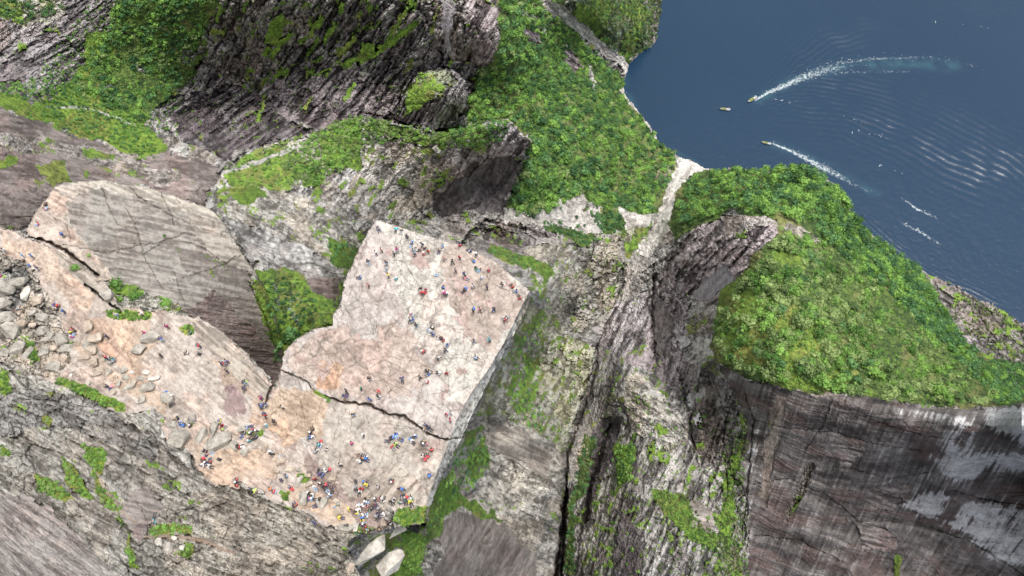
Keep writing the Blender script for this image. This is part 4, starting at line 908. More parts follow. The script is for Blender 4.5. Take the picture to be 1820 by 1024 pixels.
foam([(1341,179),(1365,165),(1400,150),(1430,137),(1470,124),(1520,117)], [2,7,11,16,18,15], 50, 2.2, 0.14, 0.4, 1.2)
foam([(1430,133),(1490,115),(1560,106),(1640,105),(1700,110)], [10,20,22,26,24], 40, 2.4, 0.12, 0.75, 1.2)
foam([(1480,112),(1560,102),(1640,101),(1700,109),(1750,126)], [1,2,2,2,3], 30, 3.0, 0.14, 0.2)
foam([(1372,255),(1395,264),(1420,275),(1450,292),(1490,312),(1530,335),(1562,350)], [3,6,12,16,13,9,8], 35, 2.2, 0.13, 0.45, 1.25)
foam([(1425,278),(1450,296),(1490,316),(1520,332)], [1,2,2,1], 30, 3, 0.2, 0.3)
for pts, n in (([(1375,178),(1400,182),(1420,184)],6),([(1440,192),(1500,210),(1540,220)],4),([(1510,235),(1560,240),(1590,250)],10),([(1600,350),(1630,372),(1665,388)],8),([(1600,395),(1640,415),(1675,437)],6),([(1560,290),(1610,315)],4),([(1640,40),(1740,50),(1800,60)],5)):
    foam(pts, [3,5,3], n, 3.6, 0.2, 0.2)
me = bpy.data.meshes.new('wake_foam'); me.from_pydata(fv, [], ff); me.update(); me.materials.append(MAT_FOAM)
tag(link('wake_foam', me), kind='stuff')
# ================================================================== trees and bushes
def leaf_mat(name, a, b_):
    m, nt, b = new_mat(name)
    L = nt.links.new
    oi = N(nt, 'ShaderNodeObjectInfo'); geo = N(nt, 'ShaderNodeNewGeometry')
    no = N(nt, 'ShaderNodeTexNoise', i_Scale=0.55, i_Detail=4.0); L(geo.outputs['Position'], no.inputs['Vector'])
    big = N(nt, 'ShaderNodeTexNoise', i_Scale=0.035, i_Detail=2.0); L(geo.outputs['Position'], big.inputs['Vector'])
    ad = N(nt, 'ShaderNodeMath', operation='MULTIPLY_ADD'); L(no.outputs[0], ad.inputs[0]); ad.inputs[1].default_value = 0.7
    a2 = N(nt, 'ShaderNodeMath', operation='MULTIPLY_ADD'); L(oi.outputs['Random'], a2.inputs[0]); a2.inputs[1].default_value = 1.0; a2.inputs[2].default_value = -0.75
    a3 = N(nt, 'ShaderNodeMath', operation='MULTIPLY_ADD'); L(big.outputs[0], a3.inputs[0]); a3.inputs[1].default_value = 1.0; L(a2.outputs[0], a3.inputs[2])
    L(a3.outputs[0], ad.inputs[2])
    mr = N(nt, 'ShaderNodeMapRange'); mr.inputs[1].default_value = 0.05; mr.inputs[2].default_value = 0.95; L(ad.outputs[0], mr.inputs[0])
    mx = N(nt, 'ShaderNodeMix', data_type='RGBA'); L(mr.outputs[0], mx.inputs[0]); mx.inputs[6].default_value = (*a, 1); mx.inputs[7].default_value = (*b_, 1)
    L(mx.outputs[2], b.inputs['Base Color'])
    b.inputs['Roughness'].default_value = 0.7
    b.inputs['Specular IOR Level'].default_value = 0.25
    return m
LEAF = {'bright green': leaf_mat('bright birch leaves', (0.048, 0.122, 0.024), (0.190, 0.350, 0.072)),
        'olive green': leaf_mat('olive birch leaves', (0.060, 0.112, 0.034), (0.225, 0.310, 0.110)),
        'deep green': leaf_mat('deep green leaves', (0.026, 0.080, 0.030), (0.098, 0.212, 0.070)),
        'dim green': leaf_mat('heath leaves', (0.045, 0.075, 0.026), (0.125, 0.175, 0.052))}
BARK = plain('pale bark', (0.30, 0.28, 0.25), 0.9)

def crown_mesh(name, seed, mat, lobes=9, leaves=22, R=1.0, flat=0.62):
    r = random.Random(seed)
    V, F = [], []
    cs = [(0, 0, 0.15, 0.62)]
    for k in range(lobes):
        a = 2 * math.pi * (k + r.uniform(-0.3, 0.3)) / lobes * 1.6; d = r.uniform(0.25, 0.85)
        cs.append((d * math.cos(a), d * math.sin(a), r.uniform(-0.25, 0.35) * flat - 0.15 * d, r.uniform(0.20, 0.50)))
    bm = bmesh.new()
    for (x, y, z, q) in cs:                     # twiggy inner masses, each an uneven ball
        g = bmesh.ops.create_icosphere(bm, subdivisions=1, radius=1)
        for v in g['verts']:
            k = q * r.uniform(0.4, 0.85)
            v.co = Vector((x + v.co.x * k, y + v.co.y * k, z + v.co.z * k * 0.75))
    bm.verts.index_update()
    V = [v.co.copy() for v in bm.verts]; F = [[v.index for v in f.verts] for f in bm.faces]; bm.free()
    for (x, y, z, q) in cs:
        for _ in range(int(leaves * (q / 0.4))):
            n = Vector((r.gauss(0, 1), r.gauss(0, 1), r.gauss(0.25, 0.9))).normalized()
            p = Vector((x, y, z)) + Vector((n.x * q, n.y * q, n.z * q * 0.8)) * r.uniform(0.7, 1.35)
            t = n.orthogonal().normalized(); t.rotate(Quaternion(n, r.uniform(0, 6.28)))
            n2 = (n + Vector((r.gauss(0, .45), r.gauss(0, .45), r.gauss(0, .45)))).normalized()
            t = (t - n2 * t.dot(n2)).normalized(); b = n2.cross(t)
            s = r.uniform(0.07, 0.15); i = len(V)
            V += [p - t * s, p + b * s * 0.7, p + t * s, p - b * s * 0.7 + n2 * s * 0.3]
            F.append([i, i + 1, i + 2]); F.append([i, i + 2, i + 3])
    me = bpy.data.meshes.new(name); me.from_pydata([tuple(v * R) for v in V], [], F); me.update(); me.shade_flat(); me.materials.append(mat)
    return me
def trunk_mesh(name, seed):
    r = random.Random(seed); V, F = [], []
    def tube(p, q, a, b, n=5):
        d = (q - p).normalized(); t = d.orthogonal().normalized(); u = d.cross(t); i = len(V)
        for c, rr in ((p, a), (q, b)):
            for k in range(n):
                w = 2 * math.pi * k / n; V.append(c + (t * math.cos(w) + u * math.sin(w)) * rr)
        for k in range(n): F.append([i + k, i + (k + 1) % n, i + n + (k + 1) % n, i + n + k])
    m = Vector((r.uniform(-.1, .1), r.uniform(-.1, .1), -0.35))
    tube(Vector((0, 0, -1.55)), m, 0.075, 0.05)
    for k in range(5):
        a = k * 1.256 + r.uniform(-.4, .4); d = r.uniform(0.4, 0.85)
        tube(m, Vector((d * math.cos(a), d * math.sin(a), r.uniform(-0.05, 0.3))), 0.035, 0.012, 4)
    me = bpy.data.meshes.new(name); me.from_pydata([tuple(v) for v in V], [], F); me.update(); me.materials.append(BARK)
    return me
CROWNS = {k: [crown_mesh('crown', 10 * i + j, m, lobes=7 + j, flat=0.7) for j in range(4)] for i, (k, m) in enumerate(LEAF.items())}
TRUNKS = [trunk_mesh('trunk', 70 + j) for j in range(3)]

TREES = []        # x, y, z, radius, leaf, zone
def land_at(px, py):
    i = int(np.clip(np.searchsorted(XS, px), 1, len(XS) - 1)); j = int(np.clip(np.searchsorted(YS, py), 1, len(YS) - 1))
    return PTS[j, i], LAND[j, i], REG[j, i]
def scatter(poly, kinds, zone, size=(2.0, 3.4), pack=0.72, keep=1.0, noise=0.0, clearings=(), nscale=40, reg=None):
    Q = np.array(poly, float)
    x0, y0 = max(Q[:, 0].min(), -150), max(Q[:, 1].min(), -120); x1, y1 = min(Q[:, 0].max(), PW + 150), min(Q[:, 1].max(), PH + 80)
    y = y0
    while y < y1:
        x = x0; rowstep = None
        while x < x1:
            p, ok, rg = land_at(x, y)
            ft = np.linalg.norm(p - np.array([0, 0, CAMZ])) / FOC
            r = random.uniform(*size); stp = max(2.2, 2 * r / ft * pack)
            xx = x + random.uniform(-.45, .45) * stp; yy = y + random.uniform(-.45, .45) * stp
            if rowstep is None or stp < rowstep: rowstep = stp
            x += stp
            if random.random() > keep: continue
            wx_, wy_ = xx + 5 * mnoise.noise((xx / 15, yy / 15, 1.3)), yy + 5 * mnoise.noise((xx / 15, yy / 15, 7.3))
            if not inpoly(np.array([wx_]), np.array([wy_]), Q)[0]: continue
            if any(inpoly(np.array([wx_]), np.array([wy_]), c)[0] for c in clearings): continue
            if noise and mnoise.noise((xx / nscale, yy / nscale, 4.4 + len(zone))) < noise - 0.5: continue
            p, ok, rg = land_at(xx, yy)
            rg = max(rg, land_at(xx - 4, yy)[2], land_at(xx, yy - 4)[2]) if zone in ('ravine', 'pit') else rg
            if not ok or p[2] < 1.5 or (zone == 'ravine' and rg == 5) or (zone in ('pit', 'crag') and rg == 5) or (reg is not None and rg not in reg): continue
            c = random.random(); acc = 0
            for kk, wgt in kinds:
                acc += wgt
                if c <= acc: break
            TREES.append((float(p[0]), float(p[1]), float(p[2]), r * random.uniform(0.8, 1.15), kk, zone, xx, yy))
        y += (rowstep or 6) * 0.92
OPEN_TOP = [(1375,395),(1440,412),(1475,432),(1450,458),(1400,440),(1380,420)]
CLIFF_H = [(1190,470),(1215,430),(1240,400),(1290,380),(1375,378),(1385,410),(1340,450),(1310,500),(1270,545),(1215,530)]
GUL = [strip([(1262,302),(1235,292),(1215,300),(1200,330),(1185,360),(1178,395)], 34)]
scatter([(1275,300),(1340,303),(1440,297),(1500,345),(1520,390),(1470,400),(1440,405),(1385,385),(1300,375),(1240,395),(1205,400),(1200,345),(1230,305)], (('bright green',.6),('deep green',.4)), 'top', (2.0,5.2), 0.76, clearings=GUL)
scatter([(1440,400),(1520,385),(1600,450),(1640,478),(1665,530),(1700,590),(1740,640),(1760,700),(1700,640),(1620,560),(1540,490),(1480,440)], (('deep green',.6),('bright green',.4)), 'fjord', (2.0,5.0), 0.74)
MIDH = [(1390,420),(1480,430),(1540,490),(1620,560),(1700,640),(1770,700),(1745,722),(1690,722),(1600,712),(1520,700),(1440,695),(1330,672),(1280,640),(1268,600),(1275,560),(1310,510),(1345,470)]
scatter(MIDH, (('olive green',.6),('bright green',.34),('deep green',.06)), 'brow', (1.4,4.0), 0.84, 0.88, noise=0.34, nscale=30)
scatter([(1740,640),(1830,650),(2100,740),(2100,790),(1830,712),(1760,722)], (('deep green',.7),('bright green',.3)), 'fjord', (2.0,3.2), 0.7)
scatter([(1680,500),(1830,580),(1900,640),(1830,660),(1740,620),(1690,570)], (('dim green',1),), 'rocks', (1.0,1.8), 1.2, 0.35)
scatter([(1195,345),(1215,330),(1250,310),(1290,300),(1280,380),(1200,410)], (('bright green',.3),('dim green',.7)), 'top', (1.4,2.4), 0.8, 0.8, clearings=GUL)
V_CLEAR = [TAL, strip([(1262,302),(1235,292),(1215,300),(1200,330),(1185,360),(1178,395),(1160,430),(1140,455)], 30), strip([(1045,110),(1062,150),(1064,165)], 14), strip([(945,-60),(975,5),(1010,35),(1050,65),(1080,95),(1105,110),(1118,125)], 24), strip([(1115,118),(1118,150),(1110,165),(1125,182),(1145,205),(1160,225),(1170,245)], 14), strip([(1045,120),(1058,145),(1062,160)], 9),
           [(930,50),(960,60),(965,80),(940,78)], [(1005,85),(1030,100),(1040,120),(1020,130),(1000,110)]]
scatter([(885,-120),(1000,-120),(1000,30),(1050,90),(1110,140),(1105,165),(1130,190),(1165,240),(1200,285),(1190,320),(1180,380),(1130,400),(1100,385),(1030,350),(950,385),(900,370),(930,300),(943,250),(905,215),(830,225),(828,195),(850,130),(890,90)],
        (('bright green',.45),('deep green',.42),('olive green',.13)), 'valley', (2.0,5.6), 0.86, 0.88, clearings=V_CLEAR)
scatter([(1005,-120),(1182,-120),(1172,70),(1145,100),(1125,110),(1080,95),(1040,60)], (('dim green',.62),('deep green',.38)), 'spur', (1.8,3.0), 0.8, 0.75, clearings=V_CLEAR)
scatter([(1150,80),(1172,60),(1170,78)], (('deep green',1),), 'spur', (2,3), 0.8)
VAL2 = [(885,-120),(1000,-120),(1000,30),(1050,90),(1110,140),(1105,165),(1130,190),(1165,240),(1195,290),(1180,380),(1100,385),(1030,350),(950,385),(900,370),(943,250),(905,215),(830,225),(850,130),(890,90)]
# hollow at the upper left
scatter([(205,-100),(400,-100),(385,20),(360,70),(335,100),(345,130),(320,160),(275,200),(250,215),(215,200),(150,180),(125,150),(160,110),(200,40)], (('bright green',.45),('deep green',.40),('olive green',.15)), 'hollow', (1.4,3.6), 0.84, 0.82, noise=0.28, nscale=30)
scatter([(60,140),(150,110),(170,130),(200,180),(270,205),(270,285),(180,250),(100,225),(0,195),(-100,160)], (('bright green',.7),('deep green',.3)), 'hollow', (0.7,1.5), 0.9, 0.55, noise=0.4)
scatter([(0,-100),(110,-100),(115,20),(30,45),(0,40),(-100,30)], (('deep green',.6),('dim green',.4)), 'hollow', (1.0,2.0), 0.9, 0.5)
scatter([(560,235),(620,206),(700,218),(790,238),(860,228),(890,245),(860,272),(790,262),(700,250),(655,262),(610,300),(560,330),(500,300)], (('bright green',.5),('olive green',.5)), 'crag', (1.0,2.1), 0.85, 0.72)
scatter([(640,90),(740,0),(760,0),(640,140)], (('bright green',1),), 'crag', (0.8,1.4), 1, 0.10)
scatter([(800,225),(870,222),(905,215),(900,245),(850,262),(800,260)], (('bright green',.5),('deep green',.5)), 'crag', (1.4,2.4), 0.75, 0.85)
scatter([(400,300),(480,262),(560,245),(620,215),(640,280),(560,330),(430,335)], (('olive green',.5),('bright green',.5)), 'crag', (0.7,1.4), 1.0, 0.30)
scatter([(900,375),(960,355),(1030,350),(1040,400),(1100,380),(1110,410),(1060,440),(960,400)], (('deep green',.9),('bright green',.1)), 'valley', (1.6,2.8), 0.9, 0.10)
scatter([(1040,365),(1100,380),(1112,410),(1060,408)], (('deep green',1),), 'valley', (1.8,3.0), 0.7, 0.8)
scatter(strip([(870,440),(920,460),(960,475)], 16), (('bright green',.5),('deep green',.5)), 'ravine', (0.7,1.4), 0.8, 0.7)
scatter(strip([(965,398),(1010,412),(1050,430)], 16), (('deep green',1),), 'ravine', (1.0,2.0), 0.8, 0.8)
scatter([(455,500),(520,490),(600,560),(590,580),(545,590),(500,650),(480,640),(490,590)], (('deep green',.6),('dim green',.4)), 'pit', (0.5,1.1), 0.9, 0.55)
scatter([(580,420),(640,440),(620,480),(590,470)], (('deep green',1),), 'pit', (0.7,1.4), 0.9, 0.7)
scatter([(905,620),(960,560),(965,640),(950,720),(980,760),(950,770),(920,740),(900,700)], (('bright green',.7),('deep green',.3)), 'ravine', (0.6,1.3), 0.9, 0.5)
scatter([(790,838),(822,790),(850,770),(870,800),(865,840),(830,870),(795,880)], (('bright green',.6),('deep green',.4)), 'ravine', (0.5,1.0), 0.8, 0.75)
scatter([(765,900),(790,870),(795,890),(775,945),(765,950),(758,930)], (('bright green',.7),('deep green',.3)), 'ravine', (0.35,0.7), 0.8, 0.8)
scatter([(712,944),(745,945),(745,968),(715,965)], (('bright green',1),), 'ravine', (0.2,0.45), 0.9, 0.7)
scatter([(1090,790),(1130,790),(1120,850),(1100,860)], (('bright green',.8),('deep green',.2)), 'pillar', (0.8,1.6), 0.8, 0.85)
scatter([(1040,770),(1062,780),(1040,870),(1020,900),(1020,1024),(1000,1024),(1010,900)], (('deep green',.6),('dim green',.4)), 'pillar', (1.0,1.9), 0.9, 0.55)
scatter([(1160,870),(1215,880),(1250,930),(1300,960),(1290,1000),(1230,960),(1170,900)], (('bright green',.4),('dim green',.6)), 'pillar', (0.6,1.3), 0.9, 0.6)
scatter([(1290,740),(1335,730),(1320,850),(1330,1040),(1270,1040),(1280,900)], (('bright green',.4),('dim green',.6)), 'pillar', (0.5,1.2), 1.0, 0.4)
scatter([(1060,640),(1300,700),(1300,1040),(1040,1040),(1060,860)], (('bright green',.4),('dim green',.6)), 'pillar', (0.6,1.4), 1.0, 0.05)
scatter([(850,400),(1100,420),(1100,560),(960,600),(900,480)], (('bright green',.4),('dim green',.6)), 'ravine', (0.5,1.3), 1.0, 0.06)

for mp_ in MOSS: scatter(mp_, (('bright green',.75),('olive green',.25)), 'tuft', (0.14,0.36), 0.9, 0.7)
scatter([(706,945),(745,940),(760,965),(742,1020),(712,1020),(720,980)], (('bright green',1),), 'tuft', (0.2,0.45), 0.9, 0.7)
scatter(MIDH, (('olive green',.3),('bright green',.7)), 'scrub', (0.5,1.2), 1.1, 0.16)
scatter([(60,140),(205,-60),(400,-60),(350,130),(270,285),(100,225)], (('bright green',.8),('deep green',.2)), 'scrub', (0.6,1.2), 1.2, 0.35)
scatter(VAL2, (('bright green',.6),('deep green',.4)), 'scrub', (0.9,1.6), 1.2, 0.35, clearings=V_CLEAR)
scatter([(330,-60),(860,-60),(850,130),(700,210),(560,230),(450,260),(300,220),(350,110)], (('bright green',.6),('dim green',.4)), 'scrub', (0.5,1.3), 1.3, 0.10, noise=0.5, nscale=22)
dist = lambda t: math.sqrt(t[0] ** 2 + t[1] ** 2 + (t[2] - CAMZ) ** 2)
inside = lambda t: -5 < t[6] < PW + 5 and -5 < t[7] < PH + 5
WOODED = ('top', 'fjord', 'brow', 'valley', 'hollow', 'spur')
cand = sorted([t for t in TREES if t[5] in WOODED and inside(t) and t[3] > 1.5], key=lambda t: -t[3] / dist(t))[:300]
single = set(id(t) for t in cand)
ZT = {'top': ('tree', 'in the hill top wood behind the dark cliff'), 'fjord': ('tree', 'on the steep wood down to the fjord'),
      'brow': ('birch', 'on the mossy brow above the dark wall'), 'valley': ('tree', 'in the valley wood beyond the plateau'),
      'hollow': ('birch', 'in the wooded hollow at the upper left'), 'spur': ('tree', 'on the far spur by the water')}
for n_, t in enumerate(cand):
    x, y, z, r, k, zone, _, _ = t
    root = link('leafy_tree', None)
    root.location = (x, y, z - 0.1 * r)
    root.rotation_euler = (0, 0, random.uniform(0, 6.28)); root.scale = (r * random.uniform(0.8, 1.15), r * random.uniform(0.8, 1.15), r * random.uniform(0.75, 1.25))
    kind, where = ZT[zone]
    size = 'small' if r < 2.6 else 'medium' if r < 3.4 else 'large' if r < 4.2 else 'huge'
    px_, py_ = t[6], t[7]
    xl = [q[6] for q in cand if q[5] == zone]; yl = [q[7] for q in cand if q[5] == zone]
    fx_ = (px_ - min(xl)) / (max(xl) - min(xl) + 1); fy_ = (py_ - min(yl)) / (max(yl) - min(yl) + 1)
    part_ = ('upper', 'middle', 'lower')[int(fy_ * 3)] + ' ' + ('left', 'centre-left', 'centre-right', 'right')[int(fx_ * 4)]
    tag(root, f'{size} {k} {kind} {where}, {part_}', 'tree', f'{k} trees {where}')
    c = link('crown', random.choice(CROWNS[k]), root); c.location = (0, 0, 1.35)
    t_ = link('trunk', random.choice(TRUNKS), root); t_.location = (0, 0, 1.45)
# everything smaller or farther: one mass of growth for each leaf kind
def growth(name, k, rows):
    me = bpy.data.meshes.new(name)
    me.from_pydata([(t[0], t[1], t[2] + t[3] * 0.55) for t in rows], [], [])
    a = me.attributes.new('size', 'FLOAT_VECTOR', 'POINT'); a.data.foreach_set('vector', [v for t in rows for v in (t[3] * random.uniform(.75, 1.2), t[3] * random.uniform(.75, 1.2), t[3] * random.uniform(.7, 1.3))])
    a = me.attributes.new('turn', 'FLOAT', 'POINT'); a.data.foreach_set('value', [random.uniform(0, 6.28) for t in rows])
    o = tag(link(name, me), kind='stuff')
    g = bpy.data.node_groups.new(name, 'GeometryNodeTree')
    g.interface.new_socket('Geometry', in_out='INPUT', socket_type='NodeSocketGeometry'); g.interface.new_socket('Geometry', in_out='OUTPUT', socket_type='NodeSocketGeometry')
    gi = g.nodes.new('NodeGroupInput'); go = g.nodes.new('NodeGroupOutput')
    jn = g.nodes.new('GeometryNodeJoinGeometry')
    for cm in CROWNS[k]:
        so_ = bpy.data.objects.new('crown_source', cm)
        oi = g.nodes.new('GeometryNodeObjectInfo'); oi.inputs['Object'].default_value = so_; oi.inputs['As Instance'].default_value = True
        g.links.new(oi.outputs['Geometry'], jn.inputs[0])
    ip = g.nodes.new('GeometryNodeInstanceOnPoints'); ip.inputs['Pick Instance'].default_value = True
    ri = g.nodes.new('FunctionNodeRandomValue'); ri.data_type = 'INT'; ri.inputs[4].default_value = 0; ri.inputs[5].default_value = 3
    sz = g.nodes.new('GeometryNodeInputNamedAttribute'); sz.data_type = 'FLOAT_VECTOR'; sz.inputs[0].default_value = 'size'
    tn = g.nodes.new('GeometryNodeInputNamedAttribute'); tn.data_type = 'FLOAT'; tn.inputs[0].default_value = 'turn'
    cb = g.nodes.new('ShaderNodeCombineXYZ'); g.links.new(tn.outputs[0], cb.inputs[2])
    g.links.new(gi.outputs[0], ip.inputs['Points']); g.links.new(jn.outputs[0], ip.inputs['Instance']); g.links.new(ri.outputs[2], ip.inputs['Instance Index'])
    g.links.new(sz.outputs[0], ip.inputs['Scale']); g.links.new(cb.outputs[0], ip.inputs['Rotation']); g.links.new(ip.outputs[0], go.inputs[0])
    md = o.modifiers.new('growth', 'NODES'); md.node_group = g
    return o
for k in LEAF:
    rows = [t for t in TREES if t[4] == k and id(t) not in single]
    if rows: growth('woodland_' + k.split()[0] if False else 'woodland', k, rows)
print('TREES', len(TREES))
# ================================================================== boulders
def stone_mat(name, a, b_):
    m, nt, b = new_mat(name); L = nt.links.new
    geo = N(nt, 'ShaderNodeNewGeometry')
    n1 = N(nt, 'ShaderNodeTexNoise', i_Scale=0.9, i_Detail=8.0, i_Roughness=0.65); L(geo.outputs['Position'], n1.inputs['Vector'])
    n2 = N(nt, 'ShaderNodeTexNoise', i_Scale=6.0, i_Detail=4.0, i_Roughness=0.7); L(geo.outputs['Position'], n2.inputs['Vector'])
    ad = N(nt, 'ShaderNodeMath', operation='MULTIPLY_ADD'); L(n2.outputs[0], ad.inputs[0]); ad.inputs[1].default_value = 0.5; L(n1.outputs[0], ad.inputs[2])
    mr = N(nt, 'ShaderNodeMapRange'); mr.inputs[1].default_value = 0.58; mr.inputs[2].default_value = 0.92; L(ad.outputs[0], mr.inputs[0])
    mx = N(nt, 'ShaderNodeMix', data_type='RGBA'); L(mr.outputs[0], mx.inputs[0]); mx.inputs[6].default_value = (*a, 1); mx.inputs[7].default_value = (*b_, 1)
    L(mx.outputs[2], b.inputs['Base Color']); b.inputs['Roughness'].default_value = 0.9; b.inputs['Specular IOR Level'].default_value = 0.2
    bp = N(nt, 'ShaderNodeBump', i_Strength=0.5, i_Distance=0.12); L(n2.outputs[0], bp.inputs['Height']); L(bp.outputs[0], b.inputs['Normal'])
    return m
STONE = {'grey': stone_mat('grey gneiss', (0.17, 0.16, 0.14), (0.43, 0.41, 0.365)), 'tan': stone_mat('tan gneiss', (0.22, 0.175, 0.14), (0.48, 0.42, 0.35)), 'pale': stone_mat('pale gneiss', (0.30, 0.28, 0.25), (0.62, 0.60, 0.55))}
def boulder_mesh(seed, boxy=0.6):
    r = random.Random(seed); bm = bmesh.new()
    for _ in range(13):
        v = Vector((r.gauss(0, 1), r.gauss(0, 1), r.gauss(0, 1))).normalized()
        q = Vector([math.copysign(abs(c) ** (1 - boxy * 0.55), c) for c in v]); q *= r.uniform(0.82, 1.0) / max(abs(q.x), abs(q.y), abs(q.z)) ** 0.5
        bm.verts.new(q * 0.95)
    bmesh.ops.convex_hull(bm, input=bm.verts)
    bmesh.ops.delete(bm, geom=[v for v in bm.verts if not v.link_faces], context='VERTS')
    bmesh.ops.dissolve_limit(bm, angle_limit=math.radians(14), verts=bm.verts, edges=bm.edges)
    bmesh.ops.bevel(bm, geom=list(bm.edges) + list(bm.verts), offset=0.05, segments=1, profile=0.6, affect='EDGES')
    bmesh.ops.triangulate(bm, faces=bm.faces)
    bmesh.ops.subdivide_edges(bm, edges=[e for e in bm.edges if e.calc_length() > 0.35], cuts=1)
    for v in bm.verts:
        v.co += v.co.normalized() * 0.05 * mnoise.noise(v.co * 2.1 + Vector((seed, 0, 0))) + v.co.normalized() * 0.02 * mnoise.noise(v.co * 6)
    bmesh.ops.triangulate(bm, faces=bm.faces)
    me = bpy.data.meshes.new('boulder'); bm.to_mesh(me); bm.free(); me.shade_flat()
    me.materials.append(STONE['grey'])
    return me
BMESH = [boulder_mesh(300 + k) for k in range(10)]
# centre x, y, width, height (photograph pixels), turn, colour, shape
BL = [(77,568,24,18,0,'grey'),(60,578,13,10,0,'tan'),(77,591,19,17,10,'grey'),(89,598,15,14,40,'grey'),(80,606,13,11,20,'grey'),(96,603,16,9,0,'grey'),(77,625,23,23,0,'grey'),(98,620,13,10,30,'tan'),(113,606,20,24,-35,'grey'),
 (120,621,22,15,0,'grey'),(159,584,20,22,30,'tan'),(173,602,26,22,-10,'tan'),(158,613,16,18,40,'grey'),(162,627,23,18,0,'tan'),(150,638,18,14,20,'tan'),(168,646,20,20,-20,'tan'),(172,663,20,16,0,'tan'),(158,682,9,9,0,'grey'),
 (101,640,18,16,0,'tan'),(97,653,20,17,10,'grey'),(115,640,14,18,0,'tan'),(41,577,19,18,0,'tan'),(14,567,30,20,10,'grey'),(18,592,38,28,20,'grey'),(33,623,24,26,0,'grey'),(49,632,17,30,20,'grey'),(6,626,26,15,30,'grey'),
 (59,557,18,8,-30,'grey'),(140,611,9,9,0,'tan'),(10,513,34,29,0,'grey'),(48,524,16,26,30,'pale'),(38,503,26,22,0,'grey'),(6,543,26,22,10,'grey'),(66,538,22,16,0,'tan'),
 (269,602,34,23,12,'grey'),(247,622,28,19,20,'grey'),(219,658,18,14,-10,'grey'),(195,662,13,11,0,'grey'),(225,672,13,11,0,'grey'),(250,673,13,8,20,'grey'),(260,664,16,10,0,'pale'),(275,673,23,11,-5,'pale'),(265,690,27,17,-8,'grey'),
 (237,680,13,13,40,'tan'),(230,690,21,14,-10,'grey'),(211,683,11,13,0,'grey'),(251,711,18,18,0,'grey'),(201,699,13,9,0,'tan'),(235,663,9,7,0,'pale'),(180,660,12,14,0,'tan'),(299,712,24,24,0,'grey'),
 (320,781,32,36,20,'grey'),(358,777,15,34,25,'grey'),(378,764,17,28,25,'grey'),(392,790,44,36,-10,'grey'),(341,745,20,15,-20,'grey'),(432,761,30,14,-8,'grey'),(418,793,15,22,-30,'grey'),(436,804,16,17,30,'grey'),(307,755,13,12,0,'grey'),
 (361,810,12,9,30,'grey'),(366,785,7,18,10,'tan'),(472,797,12,18,20,'tan'),(419,772,11,9,0,'tan'),(532,856,22,13,-35,'grey'),(539,886,20,28,0,'grey'),(563,895,11,20,0,'grey'),(576,895,14,22,25,'grey'),(603,910,17,18,-30,'tan'),
 (598,891,12,9,30,'tan'),(613,940,34,15,5,'grey'),(632,937,12,18,15,'pale'),(682,930,17,14,0,'tan'),(531,837,12,8,-20,'grey'),(550,862,13,12,0,'tan'),(589,850,24,15,0,'tan'),(502,802,8,8,0,'tan'),(193,527,22,24,-30,'grey'),
 (300,975,14,19,0,'grey'),(282,965,11,15,0,'pale'),(310,957,13,8,10,'pale'),(324,975,9,13,0,'pale'),(658,972,76,48,-18,'pale'),(702,945,44,24,-18,'pale'),(698,1003,46,34,-20,'pale'),(622,1010,22,18,0,'tan'),(175,498,12,9,0,'tan'),(292,548,22,8,15,'grey'),
 (500,820,20,14,-20,'tan'),(514,835,14,10,10,'tan'),(492,838,12,9,0,'tan'),(548,845,12,9,0,'tan'),(185,640,8,7,0,'tan'),(205,672,9,7,0,'tan'),(130,660,8,6,0,'pale'),(126,668,7,6,0,'pale'),(330,790,9,7,0,'tan')]
def words_no(s): return len(s.split())
def place_phrase(x, y, anchors):
    return min(anchors, key=lambda a: (a[0] - x) ** 2 + (a[1] - y) ** 2)[2]
ORD = ['', 'leftmost', 'second from left', 'third from left', 'fourth from left', 'fifth from left', 'sixth from left', 'seventh from left', 'eighth from left', 'ninth from left', 'tenth from left', 'eleventh from left', 'twelfth from left', 'thirteenth from left', 'fourteenth from left']
def numbered(rows):
    """rows: (key, x, build(label suffix)); the label of a thing that is alone of its key needs no order"""
    by = {}
    for r in rows: by.setdefault(r[0], []).append(r)
    res = {}
    for k, v in by.items():
        v.sort(key=lambda r: r[1])
        for i, r in enumerate(v):
            n = len(v)
            res[r[2]] = '' if n == 1 else (ORD[i + 1] if i < n - 1 or n > 9 and i < n - 1 else 'rightmost')
    return res
BANCH = [(20,510,'at the far left above the path'),(20,570,'in the pile at the left frame side'),(40,625,'beside the mossy seam at far left'),(85,590,'among the loose rocks left of the path'),(90,640,'at the foot of the loose rock field'),(160,590,'on the pink path below its kink'),
 (165,640,'in the row left of the trampled sand'),(260,612,'alone on the open sand'),(230,675,'in the scatter at the sandy bend'),(280,705,'right of the sandy bend'),(350,755,'in the row below the pink rock'),(360,800,'by the sand pocket'),(430,790,'beside the crowd on the sand pocket'),
 (500,820,'in the broken patch before the plateau'),(560,890,'in the muddy crowd hollow'),(615,925,'at the muddy near corner'),(690,940,'under the grass tuft below the plateau'),(690,1000,'at the bottom beside the green gully'),(300,965,'in the small hollow at bottom left'),(195,520,'by the bushes under the slab')]
meta = []
for i, (x, y, w, h, a, c) in enumerate(BL):
    big = 'huge' if w * h > 1300 else 'large' if w * h > 560 else 'mid-sized' if w * h > 230 else 'small'
    sh = 'long' if max(w, h) / min(w, h) > 1.55 else 'blocky' if i % 2 else 'rounded'
    meta.append((big, sh, c, place_phrase(x, y, BANCH)))
nb = numbered([(m, BL[i][0], i) for i, m in enumerate(meta)])
